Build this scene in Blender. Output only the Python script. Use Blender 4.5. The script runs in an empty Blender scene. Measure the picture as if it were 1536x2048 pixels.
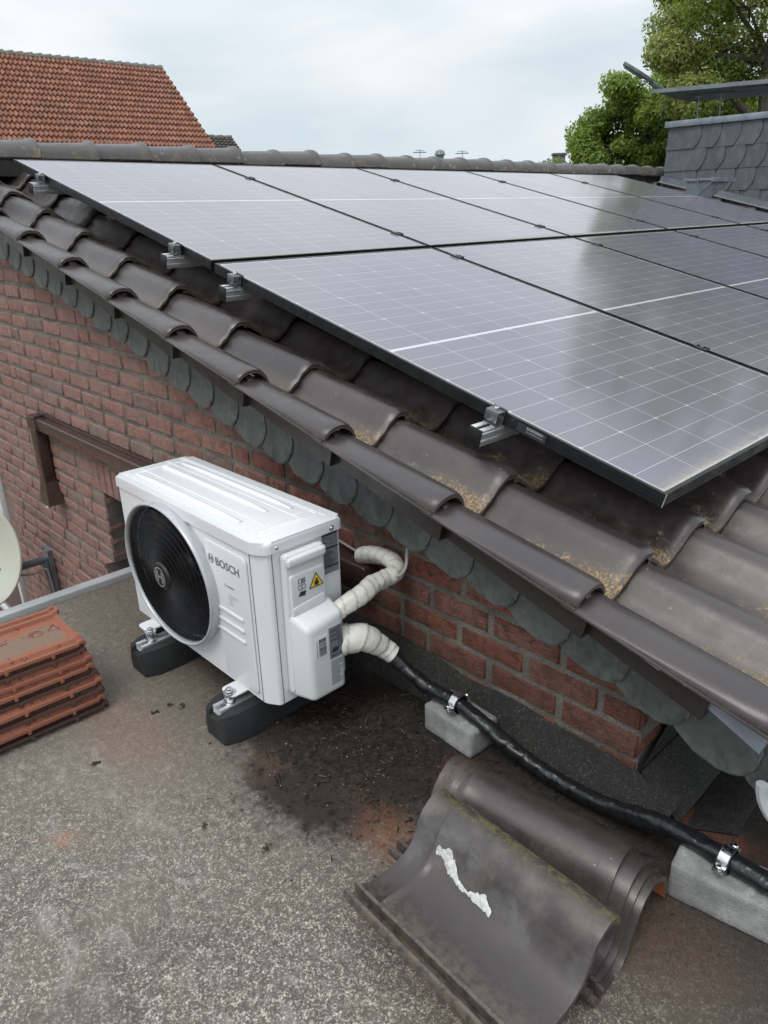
import bpy, bmesh, math, random
import numpy as np
from mathutils import Vector, Matrix, noise
random.seed(7); np.random.seed(7)
PI = math.pi
SC = bpy.context.scene
COL = SC.collection

# ------------------------------------------------------------------ camera
cam = bpy.data.cameras.new('camera'); cam_o = bpy.data.objects.new('camera', cam); COL.objects.link(cam_o)
YAW, PITCH, ROLL, FPX = 2.3853, 0.3862, -0.0250, 1474.2
_f = Vector((math.cos(PITCH)*math.cos(YAW), math.cos(PITCH)*math.sin(YAW), -math.sin(PITCH)))
_r = _f.cross(Vector((0, 0, 1))).normalized(); _u = _r.cross(_f)
_r2 = _r*math.cos(ROLL)+_u*math.sin(ROLL); _u2 = -_r*math.sin(ROLL)+_u*math.cos(ROLL)
CAM = Vector((2.409, -1.476, 1.305))
cam_o.matrix_world = Matrix(((_r2.x, _u2.x, -_f.x, CAM.x), (_r2.y, _u2.y, -_f.y, CAM.y), (_r2.z, _u2.z, -_f.z, CAM.z), (0, 0, 0, 1)))
cam.sensor_fit = 'VERTICAL'; cam.sensor_height = 24; cam.lens = FPX/2048*24
cam.clip_start = 0.02; cam.clip_end = 3000
SC.camera = cam_o

# ------------------------------------------------------------------ world, sun, exposure
W = bpy.data.worlds.new('World'); SC.world = W; W.use_nodes = True
wn = W.node_tree.nodes; wl = W.node_tree.links; wn.clear()
def N(t, **k):
    n = wn.new(t)
    for a, b in k.items(): setattr(n, a, b)
    return n
sky = N('ShaderNodeTexSky', sky_type='NISHITA', sun_disc=False, sun_elevation=math.radians(58), sun_rotation=math.radians(160))
tc = N('ShaderNodeTexCoord'); sep = N('ShaderNodeSeparateXYZ'); wl.new(tc.outputs['Generated'], sep.inputs[0])
mp = N('ShaderNodeMapping'); mp.inputs['Scale'].default_value = (1.0, 1.0, 3.2); wl.new(tc.outputs['Generated'], mp.inputs[0])
nz = N('ShaderNodeTexNoise'); nz.inputs['Scale'].default_value = 2.6; nz.inputs['Detail'].default_value = 6; nz.inputs['Roughness'].default_value = .48; nz.inputs['Distortion'].default_value = .25
wl.new(mp.outputs[0], nz.inputs['Vector'])
cr = N('ShaderNodeValToRGB'); cr.color_ramp.elements[0].position = .36; cr.color_ramp.elements[0].color = (.60, .685, .735, 1)
cr.color_ramp.elements[1].position = .62; cr.color_ramp.elements[1].color = (.84, .865, .905, 1)
wl.new(nz.outputs[0], cr.inputs[0])
grad = N('ShaderNodeMapRange'); grad.inputs[1].default_value = 0.15; grad.inputs[2].default_value = 1; grad.inputs[3].default_value = .86; grad.inputs[4].default_value = 1.42
wl.new(sep.outputs[2], grad.inputs[0])
mulc = N('ShaderNodeMixRGB', blend_type='MULTIPLY'); mulc.inputs[0].default_value = 1
wl.new(cr.outputs[0], mulc.inputs[1]); wl.new(grad.outputs[0], mulc.inputs[2])
bg1 = N('ShaderNodeBackground'); bg1.inputs[1].default_value = .05; wl.new(sky.outputs[0], bg1.inputs[0])
bg2 = N('ShaderNodeBackground'); bg2.inputs[1].default_value = .96; wl.new(mulc.outputs[0], bg2.inputs[0])
mxs = N('ShaderNodeMixShader'); mxs.inputs[0].default_value = .97; wl.new(bg1.outputs[0], mxs.inputs[1]); wl.new(bg2.outputs[0], mxs.inputs[2])
wo = N('ShaderNodeOutputWorld'); wl.new(mxs.outputs[0], wo.inputs[0])
W['kind'] = 'structure'
sl = bpy.data.lights.new('sun', 'SUN'); sl.energy = 1.0; sl.angle = math.radians(24); sl.color = (1, .97, .92)
so = bpy.data.objects.new('sun', sl); COL.objects.link(so)
so.rotation_euler = Vector((-.10, .50, -.86)).to_track_quat('-Z', 'Y').to_euler()
SC.view_settings.view_transform = 'Standard'; SC.view_settings.look = 'None'; SC.view_settings.exposure = 0.46; SC.view_settings.gamma = 1

# ------------------------------------------------------------------ object helpers
def tag(o, label=None, cat=None, group=None, kind=None):
    if label: o['label'] = label
    if cat: o['category'] = cat
    if group: o['group'] = group
    if kind: o['kind'] = kind
    return o
def empty(name, loc=(0, 0, 0), **k):
    o = bpy.data.objects.new(name, None); COL.objects.link(o); o.location = loc; o.empty_display_size = .05
    return tag(o, **k)
class MB:
    def __init__(s): s.v = []; s.f = []; s.m = []; s.at = {}
    def add(s, vs, fs, M=None, mi=0, **at):
        b = len(s.v)
        if M is not None: vs = [M @ Vector(p) for p in vs]
        s.v += [tuple(p) for p in vs]; s.f += [tuple(i+b for i in f) for f in fs]; s.m += [mi]*len(fs)
        for k in set(list(s.at)+list(at)):
            L = s.at.setdefault(k, [0.0]*b); a = at.get(k, 0.0)
            L += list(a) if hasattr(a, '__len__') else [a]*len(vs)
        return s
    def box(s, x0, x1, y0, y1, z0, z1, bev=0, M=None, mi=0, seg=2):
        bm = bmesh.new(); bmesh.ops.create_cube(bm, size=1)
        for v in bm.verts: v.co = Vector(((x0+x1)/2+v.co.x*(x1-x0), (y0+y1)/2+v.co.y*(y1-y0), (z0+z1)/2+v.co.z*(z1-z0)))
        if bev: bmesh.ops.bevel(bm, geom=list(bm.edges), offset=bev, segments=seg, profile=.5, affect='EDGES')
        return s.addbm(bm, M, mi)
    def addbm(s, bm, M=None, mi=0):
        bm.verts.ensure_lookup_table(); bm.verts.index_update()
        vs = [v.co.copy() for v in bm.verts]; fs = [[v.index for v in f.verts] for f in bm.faces]; bm.free()
        return s.add(vs, fs, M, mi)
    def tube(s, pts, r, n=10, M=None, mi=0, cap=True, rfn=None, closed=False):
        pts = [Vector(p) for p in pts]; K = len(pts); vs = []; fs = []
        T = [(pts[(i+1) % K if closed else min(i+1, K-1)]-pts[(i-1) % K if closed else max(i-1, 0)]).normalized() for i in range(K)]
        up = Vector((0, 0, 1)) if abs(T[0].z) < .9 else Vector((1, 0, 0))
        a = T[0].cross(up).normalized(); s_ = 0
        for i in range(K):
            if i: s_ += (pts[i]-pts[i-1]).length
            a = (a - T[i]*a.dot(T[i])).normalized(); b = T[i].cross(a)
            for j in range(n):
                t = 2*PI*j/n; rr = r[i] if hasattr(r, '__len__') else r
                if rfn: rr = rfn(s_, t, rr)
                vs.append(pts[i]+a*math.cos(t)*rr+b*math.sin(t)*rr)
        for i in range(K if closed else K-1):
            i2 = (i+1) % K
            for j in range(n): fs.append((i*n+j, i*n+(j+1) % n, i2*n+(j+1) % n, i2*n+j))
        if cap and not closed: fs += [tuple(range(n-1, -1, -1)), tuple((K-1)*n+j for j in range(n))]
        return s.add(vs, fs, M, mi)
    def grid(s, fn, nu, nv, M=None, mi=0, **at):
        vs = [fn(i/(nu-1), j/(nv-1)) for i in range(nu) for j in range(nv)]
        fs = [(i*nv+j, (i+1)*nv+j, (i+1)*nv+j+1, i*nv+j+1) for i in range(nu-1) for j in range(nv-1)]
        return s.add(vs, fs, M, mi, **at)
    def prism(s, pts, h, M=None, mi=0):
        # pts 2D (x,y), extruded 0..h in z
        n = len(pts)
        vs = [(p[0], p[1], 0) for p in pts]+[(p[0], p[1], h) for p in pts]
        fs = [tuple(range(n-1, -1, -1)), tuple(range(n, 2*n))]+[(i, (i+1) % n, (i+1) % n+n, i+n) for i in range(n)]
        return s.add(vs, fs, M, mi)
    def bprism(s, pts, h, bev, M=None, mi=0, seg=2):
        bm = bmesh.new(); n = len(pts)
        a = [bm.verts.new((p[0], p[1], 0)) for p in pts]; b = [bm.verts.new((p[0], p[1], h)) for p in pts]
        bm.faces.new(a[::-1]); bm.faces.new(b)
        for i in range(n): bm.faces.new((a[i], a[(i+1) % n], b[(i+1) % n], b[i]))
        bmesh.ops.recalc_face_normals(bm, faces=bm.faces)
        bmesh.ops.bevel(bm, geom=list(bm.edges), offset=bev, segments=seg, profile=.5, affect='EDGES')
        return s.addbm(bm, M, mi)
    def lathe(s, prof, n=24, M=None, mi=0, cap=True):
        vs = [(r*math.cos(2*PI*j/n), r*math.sin(2*PI*j/n), z) for r, z in prof for j in range(n)]; K = len(prof)
        fs = [(i*n+j, i*n+(j+1) % n, (i+1)*n+(j+1) % n, (i+1)*n+j) for i in range(K-1) for j in range(n)]
        if cap: fs += [tuple(range(n-1, -1, -1)), tuple((K-1)*n+j for j in range(n))]
        return s.add(vs, fs, M, mi)
    def mesh(s, name, mats, smooth=35):
        me = bpy.data.meshes.new(name); me.from_pydata(s.v, [], s.f)
        for m in (mats if isinstance(mats, (list, tuple)) else [mats]): me.materials.append(m)
        if any(s.m): me.polygons.foreach_set('material_index', s.m)
        for k, L in s.at.items():
            a = me.attributes.new(k, 'FLOAT', 'POINT'); a.data.foreach_set('value', np.array(L, dtype=np.float32))
        me.validate(); me.update()
        if smooth: me.shade_smooth(); me.set_sharp_from_angle(angle=math.radians(smooth))
        return me
    def build(s, name, mats, parent=None, smooth=35, **k):
        o = bpy.data.objects.new(name, s.mesh(name, mats, smooth)); COL.objects.link(o); o.parent = parent
        return tag(o, **k)
def copy_tree(o, parent=None):
    c = o.copy(); COL.objects.link(c); c.parent = parent
    for ch in [x for x in COL.objects if x.parent == o]: copy_tree(ch, c)
    return c
def catmull(P, n=8):
    P = [Vector(p) for p in P]; Q = [P[0]*2-P[1]]+P+[P[-1]*2-P[-2]]; out = []
    for i in range(1, len(Q)-2):
        for k in range(n):
            t = k/n; a, b, c, d = Q[i-1:i+3]
            out.append(.5*((2*b)+(c-a)*t+(2*a-5*b+4*c-d)*t*t+(3*b-a-3*c+d)*t**3))
    return out+[P[-1]]
def T(x=0, y=0, z=0): return Matrix.Translation((x, y, z))
def Rz(a): return Matrix.Rotation(a, 4, 'Z')
def Rx(a): return Matrix.Rotation(a, 4, 'X')
def Ry(a): return Matrix.Rotation(a, 4, 'Y')
XZ = Matrix(((1, 0, 0, 0), (0, 0, -1, 0), (0, 1, 0, 0), (0, 0, 0, 1)))      # maps (x,y,z)->(x,-z,y): drawing stands up facing -Y

# ------------------------------------------------------------------ materials
class G:
    def __init__(s, name):
        s.m = bpy.data.materials.new(name); s.m.use_nodes = True; s.t = s.m.node_tree; s.b = s.t.nodes['Principled BSDF']; s.co = s.n('TexCoord').outputs['Object']
    def n(s, t, **k):
        x = s.t.nodes.new('ShaderNode'+t)
        for a, b in k.items(): setattr(x, a, b)
        return x
    def l(s, a, b): s.t.links.new(a, b)
    def noise(s, sc, det=4, rough=.55, vec=None, dist=0, stretch=None):
        x = s.n('TexNoise'); x.inputs['Scale'].default_value = sc; x.inputs['Detail'].default_value = det; x.inputs['Roughness'].default_value = rough; x.inputs['Distortion'].default_value = dist
        v = vec or s.co
        if stretch:
            m = s.n('Mapping'); m.inputs['Scale'].default_value = stretch; s.l(v, m.inputs[0]); v = m.outputs[0]
        s.l(v, x.inputs['Vector']); return x.outputs[0]
    def vor(s, sc, feat='F1', out='Distance', vec=None, rand=1):
        x = s.n('TexVoronoi', feature=feat); x.inputs['Scale'].default_value = sc; x.inputs['Randomness'].default_value = rand; s.l(vec or s.co, x.inputs['Vector']); return x.outputs[out]
    def ramp(s, f, *st):
        x = s.n('ValToRGB'); e = x.color_ramp.elements
        while len(e) < len(st): e.new(.5)
        for q, (p, c) in zip(e, st): q.position = p; q.color = (c, c, c, 1) if not hasattr(c, '__len__') else (*c, 1)
        s.l(f, x.inputs[0]); return x.outputs[0]
    def mix(s, f, a, b, mode='MIX'):
        x = s.n('MixRGB', blend_type=mode)
        for i, v in ((0, f), (1, a), (2, b)):
            if isinstance(v, (int, float)): x.inputs[i].default_value = v if i == 0 else (v, v, v, 1)
            elif isinstance(v, tuple): x.inputs[i].default_value = (*v, 1)
            else: s.l(v, x.inputs[i])
        return x.outputs[0]
    def mth(s, op, a, b=0.0, c=None):
        x = s.n('Math', operation=op)
        for i, v in ((0, a), (1, b), (2, c)):
            if v is None: continue
            if isinstance(v, (int, float)): x.inputs[i].default_value = v
            else: s.l(v, x.inputs[i])
        return x.outputs[0]
    def mr(s, v, a, b, c=0., d=1., smooth=True):
        x = s.n('MapRange', interpolation_type='SMOOTHSTEP' if smooth else 'LINEAR'); s.l(v, x.inputs[0])
        for i, q in enumerate((a, b, c, d)): x.inputs[i+1].default_value = q
        return x.outputs[0]
    def attr(s, name): return s.n('Attribute', attribute_name=name).outputs['Fac']
    def isl(s): return s.n('NewGeometry').outputs['Random Per Island']
    def pos(s): return s.n('NewGeometry').outputs['Position']
    def objrand(s): return s.n('ObjectInfo').outputs['Random']
    def xyz(s, v=None):
        x = s.n('SeparateXYZ'); s.l(v or s.co, x.inputs[0]); return x.outputs
    def bump(s, h, st=.5, d=.002, prev=None):
        x = s.n('Bump'); x.inputs['Strength'].default_value = st; x.inputs['Distance'].default_value = d; s.l(h, x.inputs['Height'])
        if prev: s.l(prev, x.inputs['Normal'])
        return x.outputs[0]
    def out(s, col=None, rough=None, normal=None, metal=None, **k):
        for nm, v in (('Base Color', col), ('Roughness', rough), ('Metallic', metal), ('Normal', normal)):
            if v is None: continue
            i = s.b.inputs[nm]
            if isinstance(v, tuple): i.default_value = (*v, 1)
            elif isinstance(v, (int, float)): i.default_value = v
            else: s.l(v, i)
        for a, v in k.items(): s.b.inputs[a.replace('_', ' ')].default_value = v
        return s.m
def simple(name, c, rough=.5, metal=0., var=.12, sc=12, bsc=200, bst=.15, bd=.001, rv=.1, **k):
    g = G(name); a = g.noise(sc, 5); lo = tuple(x*(1-var) for x in c); hi = tuple(min(1, x*(1+var)) for x in c)
    col = g.ramp(a, (.3, lo), (.7, hi)); r = g.mr(g.noise(sc*2.3, 4), .3, .7, max(.02, rough-rv), min(1, rough+rv))
    return g.out(col, r, g.bump(g.noise(bsc, 3), bst, bd), metal, **k)

M_white = simple('white_paint', (.69, .705, .725), .32, var=.015, sc=5, bsc=700, bst=.03, rv=.05, Coat_Weight=.15)
M_ring = simple('silver_grey_ring', (.46, .47, .49), .36, .3, var=.04)
M_whitepl = simple('white_plastic', (.66, .68, .69), .42, var=.03, sc=6, bsc=500, bst=.05, rv=.05)
M_black = simple('black_plastic', (.008, .008, .009), .40, var=.2)
M_grille = simple('grille_black', (.006, .006, .007), .5, Specular_IOR_Level=.25)
M_fan = simple('fan_blade_plastic', (.008, .009, .018), .42, var=.2)
M_dark = simple('dark_void', (.006, .006, .008), .8)
M_rubber = simple('recycled_rubber', (.02, .021, .022), .75, var=.3, sc=25, bsc=350, bst=.5, bd=.002)
M_alu = simple('mill_aluminium', (.80, .81, .82), .42, .8, var=.08, sc=30, rv=.08)
M_zincp = simple('zinc_plated_steel', (.70, .72, .74), .25, 1, var=.12, sc=60)
M_clamp = simple('grey_anodised_clamp', (.16, .165, .17), .35, .6)
M_ano = simple('black_anodised', (.018, .019, .021), .32, .3, var=.15)
M_galv = G('galvanised_steel')
M_galv = M_galv.out(M_galv.ramp(M_galv.vor(60, out='Color'), (.2, (.42, .45, .48)), (.8, (.62, .66, .70))), .42, M_galv.bump(M_galv.noise(90), .1, .001), .65)
M_zincb = simple('weathered_zinc', (.22, .25, .29), .5, .3, var=.25, sc=9)
M_trim = simple('painted_trim', (.50, .52, .53), .45, .3, var=.15, sc=6)
M_brownmet = simple('dark_brown_sheet', (.026, .020, .019), .36, .1, var=.12, sc=8)
M_duct = simple('brown_pvc', (.060, .034, .028), .3, var=.12, sc=9)
M_logo = simple('logo_grey', (.16, .17, .18), .4)
M_silver = simple('silver_print', (.5, .5, .52), .35, .6)
M_ink = simple('print_black', (.03, .03, .035), .5)
M_lblgrey = simple('label_grey', (.17, .19, .22), .4, var=.1)
M_lblwhite = simple('label_white', (.75, .76, .78), .4)
M_lblgrey2 = simple('label_pale_print', (.34, .35, .36), .5)
M_yellow = simple('warning_yellow', (.85, .55, .03), .4)
M_cable = simple('grey_cable', (.36, .36, .35), .45)
M_cream = simple('cream_lacquer', (.56, .57, .49), .35, var=.04, sc=4)
M_pole = simple('grey_pole_paint', (.18, .20, .22), .5, .2, var=.2)
M_glass = simple('window_glass', (.05, .06, .07), .08)

def m_brick():
    g = G('old_red_brick'); r = g.isl()
    base = g.ramp(r, (0, (.22, .080, .055)), (.28, (.31, .120, .082)), (.5, (.27, .130, .100)), (.72, (.37, .17, .13)), (.86, (.16, .095, .080)), (.95, (.14, .12, .115)), (1, (.30, .17, .13)))
    n1 = g.noise(38, 6, .65); n2 = g.noise(9, 4)
    c = g.mix(g.mth('MULTIPLY', g.mr(n1, .42, .62), .8), base, g.mix(.75, base, (.07, .035, .030)))
    c = g.mix(1, c, (1.30, 1.20, 1.16), 'MULTIPLY'); c = g.mix(g.mth('MULTIPLY', g.mr(n2, .45, .72), .42), c, (.38, .26, .21))          # lime bloom
    c = g.mix(g.mth('MULTIPLY', g.mr(g.noise(160, 3), .62, .72), .4), c, (.42, .36, .30))
    x, y, z = g.xyz(g.pos())
    low_dark = g.mth('MULTIPLY', g.mr(z, .42, .08), g.mr(x, .2, .9))  # bricks darker and redder towards the wall base at the right
    c = g.mix(g.mth('MULTIPLY', low_dark, .62), c, (.095, .040, .026))
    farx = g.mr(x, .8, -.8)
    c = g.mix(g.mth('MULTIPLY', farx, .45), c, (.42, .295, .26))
    h = g.mth('ADD', g.noise(55, 6, .6, stretch=(1, 1, 2.2), dist=1.6), g.mth('MULTIPLY', g.noise(260, 3), .35))
    return g.out(c, g.mr(n1, .3, .7, .72, .95), g.bump(h, 1.0, .014))
M_brick = m_brick()
def m_mortar():
    g = G('sandy_mortar'); n = g.noise(420, 3); n2 = g.noise(7)
    c = g.mix(g.mr(n, .35, .65), (.11, .099, .083), (.29, .265, .225)); c = g.mix(g.mr(n2, .4, .65), c, g.mix(1, c, .62, 'MULTIPLY'))
    return g.out(c, .95, g.bump(n, .9, .003))
M_mortar = m_mortar()
def m_tile(name, c0, c1, rough=.36, dirt_or_shade=1., dusty=(.165, .120, .088)):
    g = G(name); r = g.isl(); p = g.pos()
    base = g.mix(r, c0, c1); big = g.noise(3.5, 5, vec=p)
    base = g.mix(g.mth('MULTIPLY', g.mr(big, .4, .7), .4), base, tuple(x*1.55 for x in c1))
    d = g.attr('dirt')
    sp = g.noise(260, 3, .75, vec=p); patch = g.noise(20, 6, .7, vec=p)
    f1 = g.mth('MULTIPLY', g.mr(g.mth('ADD', d, g.mth('MULTIPLY', g.mth('SUBTRACT', patch, .5), 1.1)), .10, .75), g.mr(sp, .40, .55))
    c = g.mix(g.mth('MULTIPLY', f1, .85*dirt_or_shade), base, dusty)
    li = g.attr('lichen'); cell = g.vor(85, vec=p)
    f2 = g.mth('MULTIPLY', g.mr(g.mth('ADD', li, g.mth('MULTIPLY', g.mth('SUBTRACT', g.noise(16, 5, .7, vec=p), .5), 2.0)), .28, .68), g.mr(g.noise(150, 4, .7, vec=p), .47, .56))
    c = g.mix(f2, c, g.mix(g.noise(40, 2, vec=p), (.33, .19, .05), (.38, .31, .20)))
    wsp = g.mth('MULTIPLY', g.mr(g.vor(34, vec=p), .10, .05), g.mr(g.noise(5, 3, vec=p), .54, .62))
    if 'ridge' in name:
        d3 = g.mth('ABSOLUTE', g.mth('SUBTRACT', g.vor(16, vec=p), .14)); wsp = g.mth('MAXIMUM', wsp, g.mth('MULTIPLY', g.mth('MULTIPLY', g.mr(d3, .16, .06), g.mr(g.noise(60, 3, vec=p), .4, .55)), g.mth('MULTIPLY', g.mr(li, .12, .3), g.mr(g.noise(6, 2, vec=p), .48, .56))))
    c = g.mix(g.mth('MULTIPLY', wsp, .7), c, (.33, .33, .31))
    rr = g.mr(g.noise(20, 5, vec=p), .3, .7, rough-.05, rough+.12); rr = g.mix(f1, rr, .85); rr = g.mix(f2, rr, .9)
    bp = g.bump(g.mth('ADD', g.noise(600, 2, vec=p), g.mth('MULTIPLY', f2, 1.5)), .35, .0012)
    bp = g.bump(g.noise(22, 3, vec=p), .18, .004, bp)
    return g.out(c, rr, bp, Coat_Weight=.3, Coat_Roughness=.28)
M_tile = m_tile('brown_engobed_clay', (.033, .0255, .026), (.062, .050, .049), .29)
M_ridge = m_tile('weathered_ridge_clay', (.052, .047, .049), (.078, .072, .073), .42, .5, (.20, .18, .155))
M_tclay = simple('orange_clay_underside', (.36, .12, .045), .85, var=.3)
def m_slate(name, c0, c1, sc=30):
    rim = name.startswith('grey_green')
    g = G(name); r = g.isl(); p = g.pos(); rr = g.objrand()
    b = g.mix(g.mth('FRACT', g.mth('ADD', r, rr)), c0, c1); n = g.noise(sc, 6, .6, stretch=(1, 1, .5), dist=.8, vec=p)
    c = g.mix(g.mth('MULTIPLY', g.mr(n, .4, .75), .5), b, tuple(x*1.7 for x in c1))
    c = g.mix(g.mth('MULTIPLY', g.mr(g.noise(90, 5, .7, vec=p), .62, .70), .35), c, (.22, .24, .23))
    if rim: c = g.mix(g.mth('MULTIPLY', g.attr('rim'), g.mr(g.noise(60, 4, .7, vec=p), .35, .6)), c, (.14, .155, .15))
    return g.out(c, g.mr(n, .3, .7, .42, .65), g.bump(g.noise(24, 6, .6, stretch=(1, 1, .4), dist=1, vec=p), .8, .006))
M_slate = m_slate('grey_green_slate', (.050, .055, .053), (.078, .084, .080))
M_cslate = m_slate('blue_grey_slate', (.072, .078, .092), (.10, .108, .125), 12)
SX, SY, SNX, SNY = 1.415, 0.0, 1.0, 0.0
def m_felt():
    g = G('mineral_roofing_felt'); p = g.pos(); x, y, z = g.xyz(p)
    v = g.n('TexVoronoi'); v.inputs['Scale'].default_value = 255; g.l(p, v.inputs['Vector'])
    rnd = g.xyz(v.outputs['Color'])[0]
    v2 = g.n('TexVoronoi'); v2.inputs['Scale'].default_value = 410; g.l(p, v2.inputs['Vector'])
    rnd2 = g.xyz(v2.outputs['Color'])[1]
    big = g.noise(2.6, 6, .6, vec=p); med = g.noise(11, 5, .6, vec=p); sm = g.noise(55, 4, .6, vec=p)
    k = g.mth('ADD', g.mth('MULTIPLY', g.mth('ADD', rnd, rnd2), .5), g.mth('MULTIPLY', g.mth('SUBTRACT', sm, .5), .9))
    grain = g.ramp(k, (.28, (.040, .035, .030)), (.52, (.135, .121, .105)), (.70, (.27, .25, .22)), (.92, (.64, .62, .57)))
    # worn: fine dust that lifts and flattens the speckle away from the wall
    near = g.mr(g.mth('ADD', x, g.mth('MULTIPLY', y, -1.0)), 1.5, 2.5)
    grain = g.mix(g.mth('MULTIPLY', g.mth('SUBTRACT', 1.0, near), .60), grain, g.mix(sm, (.105, .088, .070), (.215, .188, .154)))
    grain = g.mix(1, g.mix(.32, grain, (.165, .152, .134)), (1.05, 1.02, .985), 'MULTIPLY')
    c = g.mix(g.mth('MULTIPLY', g.mr(big, .40, .66), .40), grain, (.205, .182, .150))
    c = g.mix(g.mth('MULTIPLY', g.mr(med, .5, .8), .25), c, (.25, .245, .225))
    # brown soil washed against the gable wall
    wallp = g.mth('ADD', y, g.mth('MULTIPLY', g.mth('SUBTRACT', big, .5), .30))
    wallp = g.mth('ADD', wallp, g.mth('MULTIPLY', g.mth('SUBTRACT', med, .5), .14))
    brown = g.mix(sm, (.045, .031, .023), (.105, .078, .058))
    c = g.mix(g.mth('MULTIPLY', g.mr(wallp, -1.0, -.48), .82), c, g.mix(.35, brown, grain, 'MIX'))
    def blob(cx, cy, r0, r1, wob=.25, sx=1.):
        dx = g.mth('MULTIPLY', g.mth('SUBTRACT', x, cx), sx); dy = g.mth('SUBTRACT', y, cy)
        d = g.mth('SQRT', g.mth('ADD', g.mth('MULTIPLY', dx, dx), g.mth('MULTIPLY', dy, dy)))
        d = g.mth('ADD', d, g.mth('MULTIPLY', g.mth('SUBTRACT', med, .5), wob)); d = g.mth('ADD', d, g.mth('MULTIPLY', g.mth('SUBTRACT', sm, .5), wob*.5))
        return g.mr(d, r1, r0)
    soil = g.mix(g.noise(120, 4, .7, vec=p), (.006, .005, .004), (.030, .021, .016))
    s1 = blob(1.21, -.47, .24, .37); s2 = blob(1.45, -.33, .05, .22, .3, .5); s3 = blob(.98, -.38, .10, .32, .2, .6); s5 = g.mth('MAXIMUM', blob(1.85, -.20, .03, .2, .2, .35), g.mth('MULTIPLY', g.mr(x, 1.72, 1.86), g.mr(y, -.17, -.09)))
    s4 = g.mth('MULTIPLY', g.mth('MULTIPLY', g.mr(x, .1, .5), g.mr(y, -.66, -.36)), .9)
    for s_, a in ((s4, .85), (s3, .9), (s2, .85), (s1, .96), (s5, .7)): c = g.mix(g.mth('MULTIPLY', s_, a), c, soil)
    for cx, cy, r0, r1, a, sx, col in ((.96, -1.135, .004, .045, .55, .8, (.42, .20, .13)), (.72, -.87, .02, .16, .42, .5, (.25, .125, .085)), (1.09, -.66, .01, .10, .35, 1., (.19, .10, .07)), (1.49, -.61, .01, .11, .7, .7, (.21, .085, .045)),
                             (1.50, -.36, .01, .12, .6, .7, (.14, .05, .026)), (1.99, -.085, .0, .07, .6, .35, (.20, .072, .036)), (1.80, -.13, .0, .08, .6, .3, (.16, .055, .03)), (2.02, -.43, .03, .18, .5, .7, (.13, .075, .05)), (1.30, -.56, .0, .07, .25, 1., (.16, .07, .045)), (1.42, -.14, 0, .06, .4, .35, (.1, .07, .035))):
        c = g.mix(g.mth('MULTIPLY', g.mth('MULTIPLY', blob(cx, cy, r0, r1, .12, sx), a), g.mr(g.noise(210, 3, vec=p), .3, .6)), c, col)
    sd = g.mth('ABSOLUTE', g.mth('ADD', g.mth('ADD', g.mth('MULTIPLY', g.mth('SUBTRACT', x, SX), SNX), g.mth('MULTIPLY', g.mth('SUBTRACT', y, SY), SNY)), g.mth('MULTIPLY', g.mth('SUBTRACT', med, .5), .010)))
    c = g.mix(g.mth('MULTIPLY', g.mth('MULTIPLY', g.mr(sd, .0045, .0010), g.mr(sm, .35, .6)), .55), c, (.035, .030, .026))
    # pale dried puddle streaks on the left foreground
    st = g.mth('MULTIPLY', g.mr(g.noise(8, 5, .65, vec=p, stretch=(1, 1.6, 1), dist=1.2), .52, .72), g.mr(y, -.7, -1.1))
    c = g.mix(g.mth('MULTIPLY', st, .40), c, (.40, .385, .355))
    puddle = g.mth('MULTIPLY', g.mr(g.noise(4, 3, vec=p), .52, .60), g.mr(y, -.95, -1.15))
    c = g.mix(g.mth('MULTIPLY', puddle, .35), c, g.mix(1, c, .45, 'MULTIPLY'))
    h = g.mth('ADD', g.mth('MULTIPLY', rnd, .7), sm)
    return g.out(c, g.mr(rnd, 0, 1, .72, .95), g.bump(h, .8, .003, g.bump(g.noise(6, 4, vec=p), .5, .02)))
M_felt = m_felt()
def m_darkfelt():
    g = G('dark_granulated_felt'); p = g.pos(); v = g.n('TexVoronoi'); v.inputs['Scale'].default_value = 260; g.l(p, v.inputs['Vector'])
    r = g.xyz(v.outputs['Color'])[0]; n = g.noise(15, 4, vec=p)
    c = g.ramp(r, (0, (.010, .010, .010)), (.8, (.026, .024, .022)), (.95, (.040, .038, .035)), (1, (.075, .073, .068)))
    c = g.mix(g.mth('MULTIPLY', g.mr(n, .55, .72), .5), c, (.035, .040, .018))
    return g.out(c, .85, g.bump(r, .8, .003))
M_dfelt = m_darkfelt()
M_bitu = simple('bitumen_strip', (.018, .015, .016), .55, var=.3, sc=30, bsc=160, bst=.8, bd=.003)
def m_conc():
    g = G('grey_concrete'); n = g.noise(12, 6, .65); f = g.noise(260, 3, .7)
    c = g.ramp(n, (.3, (.17, .172, .170)), (.55, (.30, .302, .296)), (.75, (.48, .482, .47)))
    c = g.mix(g.mr(f, .40, .32), c, (.10, .10, .10)); st = g.noise(30, 3, stretch=(1, 1, .12)); c = g.mix(g.mth('MULTIPLY', g.mr(st, .60, .72), .45), c, (.62, .62, .60))
    return g.out(c, .92, g.bump(g.mth('ADD', n, f), .7, .004))
M_conc = m_conc()
def m_tape(name, c, rough):
    g = G(name); n = g.noise(30, 4, dist=1); e = g.attr('seam')
    col = g.mix(g.mth('MULTIPLY', e, .6), g.mix(n, tuple(x*.88 for x in c), c), tuple(x*.45 for x in c))
    return g.out(col, g.mr(n, .3, .7, rough-.06, rough+.08), g.bump(g.noise(26, 5, dist=2), .35, .006))
M_tapew = m_tape('cream_wrap_tape', (.76, .755, .68), .36)
M_tapeb = m_tape('black_wrap_tape', (.012, .013, .015), .30)
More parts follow.
